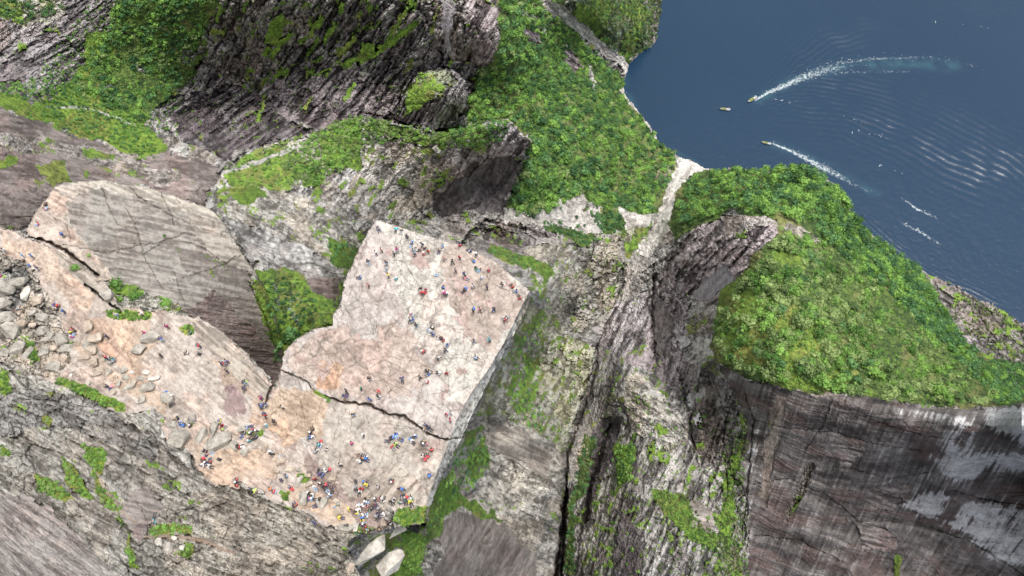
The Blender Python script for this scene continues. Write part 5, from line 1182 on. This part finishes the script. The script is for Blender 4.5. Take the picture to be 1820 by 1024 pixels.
for i, (x, y, w, h, a, c) in enumerate(BL):
    p = surf(x, y); f = foot(x, y)
    me = BMESH[(i * 7 + 3) % 10]
    o = link('boulder', me)
    o.material_slots[0].link = 'OBJECT'; o.material_slots[0].material = STONE[c]
    w_, h_ = w * f * 0.52, h * f * 0.54
    hz = min(w_, h_) * 0.72
    if (x, y) in ((660,973),(700,946),(698,1003)): p = at_z(x, y, 598 if y < 1000 else 594); f = (p - CAM).length / FOC; w_, h_ = w * f * 0.6, h * f * 0.6; hz = h_ * 0.9
    o.scale = (w_, h_, hz); o.location = p + Vector((0, 0, hz * 0.42)); o.rotation_euler = (random.uniform(-.1, .1), random.uniform(-.1, .1), -math.radians(a))
    big, sh, cc, wh = meta[i]
    lab = f'{big} {sh} {cc} boulder {wh}' + (f', {nb[i]}' if nb[i] else '')
    tag(o, lab, 'boulder', 'boulders strewn along the path')
# small rubble between them, past counting
rub = []
for poly, n in (([(0,560),(60,540),(140,600),(200,660),(230,700),(160,700),(90,670),(0,640)], 420),([(160,650),(290,655),(300,700),(240,710),(190,700)], 170),([(480,790),(560,800),(600,850),(660,890),(650,940),(560,900),(490,850)], 260),([(300,740),(450,760),(470,800),(380,830),(330,800)], 140),([(1020,755),(1052,765),(1045,810),(1018,850)],120)):
    Q = np.array(poly, float)
    for _ in range(n):
        x = random.uniform(Q[:, 0].min(), Q[:, 0].max()); y = random.uniform(Q[:, 1].min(), Q[:, 1].max())
        if inpoly(np.array([x]), np.array([y]), Q)[0]: rub.append((x, y))
rv, rf, rc = [], [], 0
bm = bmesh.new(); bmesh.ops.create_icosphere(bm, subdivisions=1, radius=1); bm.verts.index_update()
bv = np.array([v.co[:] for v in bm.verts]); bf = np.array([[v.index for v in f.verts] for f in bm.faces]); bm.free()
for (x, y) in rub:
    p = surf(x, y); s = foot(x, y) * random.uniform(0.8, 3.0) * random.uniform(0.5, 1)
    q = bv * RNG.uniform(0.6, 1.1, (len(bv), 1)) * np.array([s * random.uniform(.7, 1.4), s, s * 0.6])
    rv.append(q + np.array([p.x, p.y, p.z + s * 0.2])); rf.append(bf + rc); rc += len(bv)
me = mesh_np('rubble', np.vstack(rv), np.vstack(rf), [STONE['tan']])
tag(link('rubble', me), kind='stuff')
# bushes on the near ledges: things of their own
for x, y, s, lab in ((136,477,15,'low round bush in the gap beside the sloping slab'),(208,508,26,'broad green bush beside the grey boulder under the slab'),(216,533,14,'small bush right below the broad bush under the slab'),(243,527,22,'spreading low bush right of the broad bush under the slab'),
                     (298,543,24,'dark green bush at the slab foot above the sandy path'),(158,455,8,'tiny bush on the left rim of the sloping slab'),(292,420,7,'single tuft bush growing in a joint of the sloping slab'),(520,600,34,'leafy bush in the dark pit beside the plateau shoulder')):
    p = surf(x, y); r = s * foot(x, y) * 0.5
    o = link('bush', random.choice(CROWNS['bright green' if s < 30 else 'deep green'])); o.location = p + Vector((0, 0, r * 0.35)); o.scale = (r, r, r * 0.8); o.rotation_euler = (0, 0, random.uniform(0, 6))
    tag(o, lab, 'bush', 'bushes on the near ledges')
# ================================================================== people
def skin_obj(joints, bones, radii, sub=1, root=0):
    me = bpy.data.meshes.new('tmp'); me.from_pydata(joints, bones, []); me.update()
    o = bpy.data.objects.new('tmp', me); COL.objects.link(o)
    sk = o.modifiers.new('skin', 'SKIN'); sk.branch_smoothing = 0.3
    lay = me.skin_vertices[0].data
    for i, r in enumerate(radii):
        r = r if isinstance(r, tuple) else (r, r); lay[i].radius = r; lay[i].use_root = (i == root)
    if sub:
        s = o.modifiers.new('sub', 'SUBSURF'); s.levels = sub; s.render_levels = sub
    dg = bpy.context.evaluated_depsgraph_get(); dg.update()
    r = bpy.data.meshes.new_from_object(o.evaluated_get(dg)); bpy.data.objects.remove(o); bpy.data.meshes.remove(me)
    r.shade_smooth(); return r
# joint order: 0 pelvis 1 waist 2 chest 3 neck 4 head 5 crown | 6 hipL 7 kneeL 8 ankleL 9 toeL | 10-13 right | 14 shoulderL 15 elbowL 16 wristL 17 handL | 18-21 right
def limbs(pelv, chest, head, kneeL, ankL, kneeR, ankR, elL, haL, elR, haR, side=Vector((1, 0, 0)), toe=Vector((0, 0.16, -0.02)), toeR=None):
    V3 = Vector; pelv, chest, head = V3(pelv), V3(chest), V3(head)
    neck = chest.lerp(head, 0.42); crown = head + (head - neck).normalized() * 0.10
    j = [pelv, pelv.lerp(chest, 0.45), chest, neck, head, crown]
    for s, k, a, t in ((-1, kneeL, ankL, toe), (1, kneeR, ankR, toeR or toe)):
        j += [pelv + side * 0.10 * s + V3((0, 0, -0.03)), V3(k), V3(a), V3(a) + t]
    for s, e, h in ((-1, elL, haL), (1, elR, haR)):
        e, h = V3(e), V3(h); j += [chest + side * 0.17 * s + V3((0, 0, 0.03)), e, e.lerp(h, 0.78), h]
    return [tuple(v) for v in j]
BON = [(0,1),(1,2),(2,3),(3,4),(4,5),(0,6),(6,7),(7,8),(8,9),(0,10),(10,11),(11,12),(12,13),(2,14),(14,15),(15,16),(16,17),(2,18),(18,19),(19,20),(20,21)]
RAD = [(.13,.10),(.12,.09),(.15,.10),.05,(.085,.10),(.06,.07)] + [.085,.055,.04,.035] * 2 + [.055,.04,.03,.035] * 2
POSES = {
 'standing': limbs((0,0,.93),(0,0,1.36),(0,.02,1.60),(-.12,.02,.50),(-.13,-.02,.08),(.12,.02,.50),(.13,-.02,.08),(-.25,-.04,1.10),(-.24,.08,.84),(.25,-.04,1.10),(.22,.12,.86)),
 'walking':  limbs((0,0,.92),(0,.04,1.35),(0,.08,1.59),(-.10,.22,.52),(-.11,.32,.09),(.10,-.05,.50),(.11,-.36,.14),(-.25,-.14,1.10),(-.24,-.16,.84),(.25,.12,1.12),(.22,.30,.96)),
 'sitting':  limbs((0,0,.12),(0,-.10,.55),(0,-.06,.80),(-.15,.42,.36),(-.16,.72,.07),(.15,.44,.34),(.14,.76,.07),(-.27,-.05,.34),(-.18,.24,.30),(.27,-.05,.34),(.18,.24,.30)),
 'crouching':limbs((0,0,.36),(0,.14,.74),(0,.26,.95),(-.16,.34,.50),(-.15,.10,.08),(.16,.36,.48),(.15,.12,.08),(-.27,.24,.50),(-.10,.44,.44),(.27,.24,.50),(.10,.44,.44)),
 'lying':    limbs((0,0,.12),(0,.46,.13),(0,.72,.15),(-.12,-.42,.12),(-.14,-.82,.09),(.12,-.42,.14),(.14,-.82,.09),(-.33,.30,.08),(-.30,.62,.08),(.33,.30,.08),(.30,.62,.08), toe=Vector((0,-.14,.05))),
 'photographing': limbs((0,0,.93),(0,-.01,1.36),(0,.02,1.60),(-.13,.02,.50),(-.16,-.02,.08),(.13,.02,.50),(.16,-.02,.08),(-.27,.14,1.22),(-.07,.34,1.48),(.27,.14,1.22),(.07,.34,1.48)),
}
PM = {}
for nm, J_ in POSES.items():
    body = skin_obj(J_, BON, RAD)
    ti = [0,1,2,14,15,16,18,19,20]; tm = {v: i for i, v in enumerate(ti)}
    jk = skin_obj([J_[i] for i in ti], [(tm[a], tm[b]) for a, b in BON if a in tm and b in tm], [(.165,.135),(.16,.13),(.19,.145),.085,.07,.055,.085,.07,.055])
    li = [0,6,7,8,10,11,12]; lm = {v: i for i, v in enumerate(li)}
    tr = skin_obj([J_[i] for i in li], [(lm[a], lm[b]) for a, b in BON if a in lm and b in lm], [(.15,.125),.11,.08,.062,.11,.08,.062])
    hd = Vector(J_[4]); up = (Vector(J_[5]) - Vector(J_[3])).normalized()
    bm = bmesh.new(); bmesh.ops.create_icosphere(bm, subdivisions=2, radius=0.118)
    back = Vector((0, -1, 0)) if nm != 'lying' else Vector((0, 0, -1))
    bmesh.ops.delete(bm, geom=[v for v in bm.verts if v.co.dot(up) < -0.02 and v.co.dot(back) < 0.03], context='VERTS')
    for v in bm.verts: v.co = v.co + hd + up * 0.035 + back * 0.015
    hr = bpy.data.meshes.new('hair'); bm.to_mesh(hr); bm.free(); hr.shade_smooth()
    # cap with a brim
    bm = bmesh.new(); bmesh.ops.create_icosphere(bm, subdivisions=2, radius=0.125)
    bmesh.ops.delete(bm, geom=[v for v in bm.verts if v.co.z < 0], context='VERTS')
    fw = -back
    g = bmesh.ops.create_circle(bm, cap_ends=True, radius=0.13, segments=14)
    for v in g['verts']: v.co.y += 0.06
    for v in bm.verts:
        v.co = v.co + Vector((0, 0, 0.02))
        if nm == 'lying': v.co = Vector((v.co.x, v.co.z, v.co.y))
        v.co += hd + up * 0.03
    cp = bpy.data.meshes.new('cap'); bm.to_mesh(cp); bm.free(); cp.shade_smooth()
    # rucksack: rounded pack, lid and a front pocket
    bm = bmesh.new()
    ch = Vector(J_[2]); sp = (ch - Vector(J_[0])).normalized(); bk = (back - sp * back.dot(sp)).normalized(); sd = sp.cross(bk)
    for (o_, sx, sy, sz) in (((0, -.02), .17, .11, .26), ((.09, -.08), .12, .06, .13), ((.0, .20), .15, .12, .07)):
        g = bmesh.ops.create_cube(bm, size=1)
        c = ch + bk * (0.23 + o_[0]) + sp * (o_[1] - 0.08)
        for v in g['verts']: v.co = c + sd * v.co.x * 2 * sx + bk * v.co.y * 2 * sy + sp * v.co.z * 2 * sz
    bmesh.ops.bevel(bm, geom=list(bm.edges), offset=0.04, segments=2, affect='EDGES')
    rk = bpy.data.meshes.new('rucksack'); bm.to_mesh(rk); bm.free(); rk.shade_smooth()
    PM[nm] = dict(body=body, jacket=jk, trousers=tr, hair=hr, cap=cp, rucksack=rk)
SK = plain('skin', (0.55, 0.33, 0.24), 0.6)
CL = {k: plain(n + ' cloth', tuple(v * 0.82 + 0.035 for v in c), 0.8) for k, (n, c) in dict(R=('red',(0.66,0.03,0.05)), B=('blue',(0.03,0.17,0.60)), K=('black',(0.018,0.018,0.022)), W=('white',(0.80,0.80,0.80)), Y=('yellow',(0.80,0.68,0.06)), O=('orange',(0.80,0.20,0.02)),
    P=('pink',(0.70,0.26,0.30)), M=('magenta',(0.62,0.02,0.30)), C=('turquoise',(0.03,0.50,0.60)), G=('green',(0.05,0.30,0.20)), N=('navy blue',(0.025,0.04,0.13)), V=('violet',(0.13,0.10,0.45)), L=('light blue',(0.32,0.50,0.72)), A=('grey',(0.28,0.29,0.31)), T=('brown',(0.16,0.10,0.08)), H=('lime green',(0.50,0.75,0.12))).items()}
CN = dict(R='red', B='blue', K='black', W='white', Y='yellow', O='orange', P='pink', M='magenta', C='turquoise', G='green', N='navy', V='violet', L='pale blue', A='grey', T='brown', H='lime')
HAIRM = [plain('dark hair', (0.02, 0.015, 0.012), 0.6), plain('brown hair', (0.09, 0.05, 0.03), 0.6), plain('fair hair', (0.38, 0.28, 0.15), 0.6)]
for v in PM.values():
    for k in ('body', 'jacket', 'trousers', 'hair', 'cap', 'rucksack'):
        v[k].materials.clear(); v[k].materials.append(SK)
PEOPLE = '''83 366 K s;82 374 P s;70 400 R s;116 422 R w;15 451 W w;45 458 L w;62 460 B w;53 475 B c;72 481 N w;3 493 M s;10 494 H s;29 551 A l;99 543 V s;107 545 R c;103 552 K s;118 557 B w;130 587 R c;135 589 K s;128 594 Y c;130 600 M s;113 598 B s
673 409 A s;704 410 C l;713 413 K l;724 422 K s;732 436 T s;735 446 L s;742 445 W s;752 439 N w;756 444 K s;762 448 O c;754 453 R s;788 441 L w;781 448 T s;680 449 P w;670 454 W w;708 449 M w;702 456 N w;739 456 L w;791 464 P w;818 462 R w;805 470 K w;811 485 A w;773 489 W s;689 472 K w;688 482 W w;692 494 Y w;704 497 C c;748 515 K s;757 516 R c;787 514 B c
657 471 K w;641 495 B s;657 512 P w;791 524 M c;796 524 W s;749 522 R s;826 518 K s;841 513 W w;867 515 N w;893 511 T w;912 511 R s;918 519 B s;924 532 R s;857 497 W w;828 492 W w;828 496 P s;848 481 G s;854 481 T s;870 482 R c;846 457 K c;835 447 W s;845 441 P l;818 438 R s;842 465 G s;842 557 K w;854 555 P w;878 555 B w;899 573 R w;899 567 W s;733 563 R w;729 569 W s;736 574 B w;742 582 G w;770 585 K s;765 590 W s;772 595 B c
779 602 W s;784 602 K s;789 606 R s;794 615 B c;793 627 K w;755 626 R c;781 639 W w;762 661 K s;762 666 B s;748 675 K w;761 679 R c;794 664 R c;782 665 W s;844 611 N w;871 609 C w;847 640 L c;846 634 W s
659 677 K w;644 694 G w;618 698 K w;617 705 V s;660 713 B w;677 708 W w;675 701 P w;715 676 N l;631 740 K w;648 777 W w;626 791 M c;641 808 A s;644 815 R s;649 817 K s;643 822 W c;652 812 W s;705 773 B s;699 778 B s;692 785 T s;716 783 B s;704 791 H s;698 795 R s;739 776 B s;733 785 W s;754 787 K s;758 789 P s;755 793 T w;759 759 O s;756 765 W s;763 762 N s;796 737 R c;802 750 R w;768 803 R c;763 809 A s;757 814 P s;752 812 W s;765 847 V w
557 764 K s;553 771 K s;552 778 B s;559 776 W c;567 794 C c;564 800 W s;571 790 W s;580 800 W c;608 829 W w;488 808 W w;497 818 H l;512 848 N w;504 856 N w;519 869 R s;484 872 O c;491 876 R c;527 898 R s;524 901 T s;572 837 A s;578 838 K s;584 836 N s;568 843 V s;579 841 W c;574 846 B s;563 854 R w;571 859 W c;560 867 W s;583 864 R c;576 866 K w;580 871 K s;591 867 N s;588 880 L s;550 877 K s;558 879 W c;556 888 L s;549 888 B s;570 888 K s;563 899 N s;555 928 K l
635 858 K w;636 872 N w;641 875 W s;646 871 R w;655 864 Y w;651 860 K s;623 907 Y w;600 900 G s;640 898 W c;646 899 W s;642 905 W c;638 903 P s;650 893 W s;636 908 W s;653 901 P s;638 915 Y c;648 916 W c;652 919 W s;605 921 Y s;645 926 Y s;615 936 N s;647 933 K s;650 938 R s;643 934 N s;652 945 H s;640 947 K s;664 904 K c;657 907 G s;650 888 K s;656 889 A s;668 888 K s;674 886 P c;680 888 W c;682 892 W s;699 888 W c;696 891 K s;675 867 W w;699 860 R w;698 855 K s;710 869 N s;721 871 K w;673 914 N s;675 920 N s;683 915 W s;692 928 K s;696 930 W s;677 942 K s;658 944 K s;668 899 R s;671 901 N s;713 894 G c;718 886 W s;715 889 T s;724 890 G s;730 893 Y s;732 888 G s
397 650 N w;402 650 R w;408 646 V w;407 663 K w;438 684 K w;438 681 H s;438 694 N w;468 711 M w;467 722 B s;471 723 W s;476 722 N w;505 727 W w;475 742 R w;491 752 K w;475 757 C s;393 751 Y s;396 757 R c;397 763 H s;388 753 K s;441 761 L s;449 764 R s;457 768 K s;430 777 B c;444 785 C s;447 772 K s;436 770 A s;453 781 K c;457 778 N s;422 796 K c;427 795 R s;438 797 W c;487 807 W w;306 707 W c;300 702 W s;300 718 N s;304 722 K s;315 746 A s;323 754 B s;327 755 N s;340 758 K s;341 749 A s;363 802 N c;374 804 K s;369 808 P s;362 820 K s;368 824 N s;375 822 R s;363 828 W s;373 830 W s;422 853 R s;422 859 K s;422 864 R s;449 871 H l
212 564 W w;256 563 W w;302 585 M w;258 593 M s;292 607 V w;341 592 G s;195 602 N w;194 640 R w;206 642 G w;202 643 W s;290 635 K w;335 628 W s;197 690 P l;192 687 N s;359 619 R w;274 922 C l'''
PANCH = [(80,388,"on the slab's left bench"),(45,465,'on the ledges at far left'),(5,493,'on the grey block at far left'),(29,551,'flat among the left boulders'),(107,549,'above the loose rock field'),(125,594,'beside the blocks left of the path'),
 (200,615,'on the pink path'),(235,563,'by the moss strip on the path'),(265,595,'by the rounded boulder on the sand'),(295,600,'on the rock right of the rounded boulder'),(200,642,'above the sandy bend'),(195,690,'below the sandy bend'),(310,635,'on the scaly pink rock'),(359,621,'on the rock rib'),
 (403,653,'above the wet hollow'),(438,688,'right of the wet hollow'),(472,717,'where path meets plateau'),(475,750,'on the orange rock'),(302,712,'on the grey sitting boulder'),(328,752,'behind the square boulder'),(394,757,'behind the biggest boulder'),(445,775,'in the group by the path boulders'),(368,806,'at the front of the biggest boulder'),
 (368,825,'on the sand pocket'),(432,797,'on the small boulders of the sand pocket'),(422,858,'at the mountain foot'),(449,871,'at the mountain foot'),(490,812,'on the broken rock patch'),(508,853,'by the leaning stone'),(488,873,'left of the mud'),(525,898,'at the mud edge'),(274,922,'in the bottom left cleft'),
 (555,771,'in the knot left of the long crack'),(570,798,"on the plateau's left part"),(608,829,'between crack and mud'),(578,841,'on the flat boulder behind the mud'),(572,862,'in the crowd behind the mud'),(555,883,'around the boulder beside the mud'),(568,893,'around the small mud boulders'),(555,928,'on the grey scales below'),
 (645,868,'above the right mud pool'),(643,903,'in the packed crowd at the mud'),(620,910,'standing in the mud'),(645,935,'on the stones at the near corner'),(615,936,'on the long stone'),(660,903,'right of the packed crowd'),(675,888,'on the rough rock by the mud'),(680,925,'at the near corner stones'),(705,862,'above the grass tuft'),(722,890,'at the grass tuft'),
 (645,816,'in the huddle right of the mud'),(632,785,'in the open below the crack'),(700,783,'in the circle below the long crack'),(736,780,'right of the circle'),(756,789,'below the crack end'),(759,762,'on the crack end'),(763,808,'below the crack end near the rim'),(799,743,'above the crack end'),(765,847,'at the right rim'),
 (617,701,'above the crack, left'),(660,705,'above the crack, middle'),(715,676,'above the crack, right'),(762,672,'below the central row'),(785,650,"at the plateau's centre"),(784,604,'in the row at the centre'),(770,590,'at the head of the row'),(755,626,'left of the central row'),(736,572,'in the left middle group'),
 (845,625,'on the right jointed blocks'),(871,609,'near the right rim'),(899,570,'at the right rim'),(850,556,'in the right half'),(878,555,'in the right half'),(915,518,'at the right corner'),(890,511,'near the right corner'),(835,516,'on the right upper blocks'),(790,521,'at the upper middle'),(753,518,'left of the upper middle'),(773,489,'above the upper middle'),
 (855,485,'near the far right rim'),(828,494,'near the far right rim'),(842,455,'on the far rim, right'),(818,450,'on the far rim, centre right'),(808,478,'behind the far rim'),(785,446,'on the far rim, centre'),(755,446,'in the far rim crowd'),(735,445,'in the far rim crowd, left'),(708,411,'flat at the far rim'),(724,422,'by the two lying people'),(674,409,'at the far corner'),
 (705,453,'in the upper left part'),(675,452,'near the far corner'),(690,485,'on the left upper rock'),(645,485,'at the left rim'),(657,512,'near the left rim')]
rows = []
for ln in PEOPLE.replace('\n', ';').split(';'):
    a = ln.split()
    if len(a) == 4: rows.append((float(a[0]), float(a[1]), a[2], a[3]))
PS = {'s': 'sitting', 'c': 'crouching', 'w': 'standing', 'l': 'lying'}
mp_ = []
pr = random.Random(5)
for i, (x, y, c, p) in enumerate(rows):
    pose = PS[p]
    if p == 'w': pose = pr.choice(('standing', 'walking', 'standing', 'photographing'))
    mp_.append((CN[c], pose, place_phrase(x, y, PANCH)))
nb = numbered([(m, rows[i][0], i) for i, m in enumerate(mp_)])
for i, (x, y, c, p) in enumerate(rows):
    col, pose, where = mp_[i]
    M = PM[pose]
    base = surf(x, y)
    b = link('person', M['body'])
    b.location = base; b.rotation_euler = (0, 0, pr.uniform(0, 6.28)); s = pr.uniform(0.98, 1.12); b.scale = (s, s, s)
    if pose == 'lying' and (x, c) in ((704, 'C'), (713, 'K')): b.rotation_euler = (0, 0, -0.25)
    def wear(k, mat):
        o = link(k, M[k], b); o.material_slots[0].link = 'OBJECT'; o.material_slots[0].material = mat; return o
    wear('jacket', CL[c]); wear('trousers', pr.choice([CL['K'], CL['K'], CL['N'], CL['A'], CL['K'], CL['L'], CL['T']]))
    if c in 'WYHC' and p != 'l' and pr.random() < 0.4: wear('cap', CL[c if c != 'C' else 'W'])
    elif pr.random() < 0.12: wear('cap', CL['W'])
    else: wear('hair', pr.choice(HAIRM[:2] + HAIRM))
    if pose in ('walking', 'standing', 'sitting') and pr.random() < 0.3: wear('rucksack', CL[pr.choice('KKNRAB')])
    lab = f'person in {col} top {pose} {where}' + (f', {nb[i]}' if nb[i] else '')
    tag(b, lab, 'person', 'visitors on the rock plateau')
# rucksacks left lying about
for x, y, c, lab in ((390,817,'K','black rucksack left on the sand below the biggest boulder'),(355,630,'K','black rucksack on the rock rib beside the person in red'),(754,521,'R','small red bag on the rock left of the upper middle'),(612,704,'N','navy rucksack on the rock above the long crack')):
    o = link('rucksack', PM['standing']['rucksack']); o.material_slots[0].link = 'OBJECT'; o.material_slots[0].material = CL[c]
    p = surf(x, y); o.rotation_euler = (math.radians(90), 0, 1.0); o.location = p; o.scale = (1.25, 1.25, 1.25)
    v = Vector((0, -0.2, 1.28)) * 1.25; v.rotate(o.rotation_euler); o.location = p - v + Vector((0, 0, 0.15))
    tag(o, lab, 'rucksack', 'rucksacks left on the rock')
# ================================================================== boats
GREYT = plain('grey tube rubber', (0.10, 0.11, 0.12), 0.5); BLACKR = plain('black hull', (0.02, 0.02, 0.025), 0.5); DECK = plain('deck', (0.35, 0.36, 0.36), 0.7)
WHITEP = plain('white gelcoat', (0.75, 0.75, 0.75), 0.35); SEATM = plain('seat vinyl', (0.06, 0.06, 0.065), 0.6); SUIT = plain('yellow flotation suits', (0.62, 0.72, 0.10), 0.7)
def loft(bm, rings, close=True):
    R = [[bm.verts.new(p) for p in ring] for ring in rings]
    n = len(R[0])
    for a, b in zip(R, R[1:]):
        for k in range(n if close else n - 1): bm.faces.new([a[k], a[(k + 1) % n], b[(k + 1) % n], b[k]])
    return R
def fin(bm, name, mat, parent, smooth=True):
    bmesh.ops.recalc_face_normals(bm, faces=bm.faces)
    me = bpy.data.meshes.new(name); bm.to_mesh(me); bm.free(); me.materials.append(mat)
    if smooth: me.shade_smooth()
    return link(name, me, parent)
def box(bm, c, s, bev=0.04):
    g = bmesh.ops.create_cube(bm, size=1)
    for v in g['verts']: v.co = Vector((c[0] + v.co.x * s[0], c[1] + v.co.y * s[1], c[2] + v.co.z * s[2]))
    return g
def half(t): return 1.85 * (1 - max(0, (t - 0.55) / 0.45) ** 2.3)      # half beam along the boat, t=0 stern, 1 bow
def make_boat():
    root = link('rigid_inflatable_boat', None); Lb = 13.5
    bm = bmesh.new(); rings = []
    for k in range(15):
        t = k / 14; x = -Lb / 2 + Lb * t; h = max(0.05, half(t)); kz = -0.5 + 1.1 * max(0, (t - 0.7) / 0.3) ** 2
        rings.append([(x, -h, 0.5), (x, -h * .8, 0.05), (x, 0, kz), (x, h * .8, 0.05), (x, h, 0.5)])
    R = loft(bm, rings, False); bm.faces.new(R[0])
    fin(bm, 'hull', BLACKR, root)
    bm = bmesh.new(); path = []
    for k in range(19): t = k / 18; path.append(Vector((-Lb / 2 - 0.5 + (Lb + 0.5) * t, half(t), 0.72 + 0.45 * max(0, (t - .6) / .4) ** 2)))
    full = path + [Vector((p.x, -p.y, p.z)) for p in path[::-1]]
    rings = []
    for i, p in enumerate(full):
        d = (full[min(i + 1, len(full) - 1)] - full[max(i - 1, 0)]).normalized(); u = Vector((0, 0, 1)); s = d.cross(u).normalized(); u = s.cross(d)
        r = 0.34 * (0.35 if i in (0, len(full) - 1) else 1)
        rings.append([tuple(p + (s * math.cos(a) + u * math.sin(a)) * r) for a in [2 * math.pi * q / 10 for q in range(10)]])
    R = loft(bm, rings); bm.faces.new(R[0]); bm.faces.new(R[-1][::-1])
    fin(bm, 'tube', GREYT, root)
    bm = bmesh.new(); L_, R_2 = [], []
    for k in range(15):
        t = k / 14; x = -Lb / 2 + Lb * t; h = max(0.03, half(t) - 0.15); L_.append(bm.verts.new((x, h, 0.55))); R_2.append(bm.verts.new((x, -h, 0.55)))
    for k in range(14): bm.faces.new([L_[k], L_[k + 1], R_2[k + 1], R_2[k]])
    fin(bm, 'deck', DECK, root, False)
    for k in range(5):
        for s in (-1, 0, 1):
            bm = bmesh.new(); x = -1.9 + k * 1.15
            box(bm, (x, s * 0.95, 0.85), (0.8, 0.55, 0.5)); box(bm, (x - 0.38, s * 0.95, 1.25), (0.12, 0.5, 0.4))
            bmesh.ops.bevel(bm, geom=list(bm.edges), offset=0.03, segments=1, affect='EDGES')
            fin(bm, 'seat', SEATM, root, False)
    bm = bmesh.new(); box(bm, (-3.6, 0, 1.1), (1.3, 1.5, 1.1)); box(bm, (-3.0, 0, 1.85), (0.1, 1.3, 0.5)); bmesh.ops.bevel(bm, geom=list(bm.edges), offset=0.05, segments=2, affect='EDGES'); fin(bm, 'console', WHITEP, root, False)
    bm = bmesh.new()
    for y in (-1, 1):
        box(bm, (-5.6, y * 1.2, 1.7), (0.09, 0.09, 2.2)); 
    box(bm, (-5.6, 0, 2.8), (0.35, 2.6, 0.12)); fin(bm, 'radar_arch', WHITEP, root, False)
    for y in (-0.55, 0.55):
        bm = bmesh.new(); box(bm, (-7.2, y, 1.1), (0.8, 0.6, 0.75)); box(bm, (-7.2, y, 0.3), (0.35, 0.25, 1.2)); bmesh.ops.bevel(bm, geom=list(bm.edges), offset=0.08, segments=2, affect='EDGES'); fin(bm, 'outboard_engine', WHITEP, root, False)
    return root
def copy_tree(o, parent=None):
    c = o.copy(); COL.objects.link(c); c.parent = parent
    for ch in [q for q in list(bpy.data.objects) if q.parent == o]: copy_tree(ch, c)
    return c
boat0 = make_boat()
Msit = PM['sitting']
sv = np.array([v.co[:] for v in Msit['jacket'].vertices]); sf = [tuple(p.vertices) for p in Msit['jacket'].polygons]
tv = np.array([v.co[:] for v in Msit['body'].vertices]); tf = [tuple(p.vertices) for p in Msit['body'].polygons]
for i, (x0, y0, x1, y1, lab) in enumerate(((1344,172.5,1328.5,182,'dark inflatable tour boat towing the long curved foam trail'),(1297,195,1278,193,'dark inflatable tour boat lying still with no wake, leftmost'),(1370,256,1352.5,252,'dark inflatable tour boat ahead of the shorter straight wake'))):
    st = at_z(x0, y0, 0.9); bo = at_z(x1, y1, 0.9); d = bo - st
    b = boat0 if i == 0 else copy_tree(boat0)
    b.location = (st + bo) / 2 * 1; b.location.z = 0.35; a = math.atan2(d.y, d.x); b.rotation_euler = (0, 0, a)
    sc_ = d.length / 14.0; b.scale = (sc_, sc_, sc_)
    tag(b, lab, 'boat', 'tour boats on the fjord')
    # rows of seated passengers in yellow suits, too small to tell apart
    V, F, n = [], [], 0
    for k in range(5):
        for s in (-1, 0, 1):
            for vv, fq in ((sv, sf), (tv, tf)):
                q = vv * 1.1; q = np.stack([q[:, 1] + (-1.9 + k * 1.15), -q[:, 0] + s * 0.95, q[:, 2] + 1.0], -1)
                q = q * sc_; ca, sa = math.cos(a), math.sin(a)
                q = np.stack([q[:, 0] * ca - q[:, 1] * sa + b.location.x, q[:, 0] * sa + q[:, 1] * ca + b.location.y, q[:, 2] + 0.35], -1)
                V.append(q); F += [tuple(w + n for w in f) for f in fq]; n += len(q)
    me = bpy.data.meshes.new('boat_passengers'); me.from_pydata(np.vstack(V).tolist(), [], F); me.update(); me.materials.append(SUIT)
    tag(link('boat_passengers', me), kind='stuff')
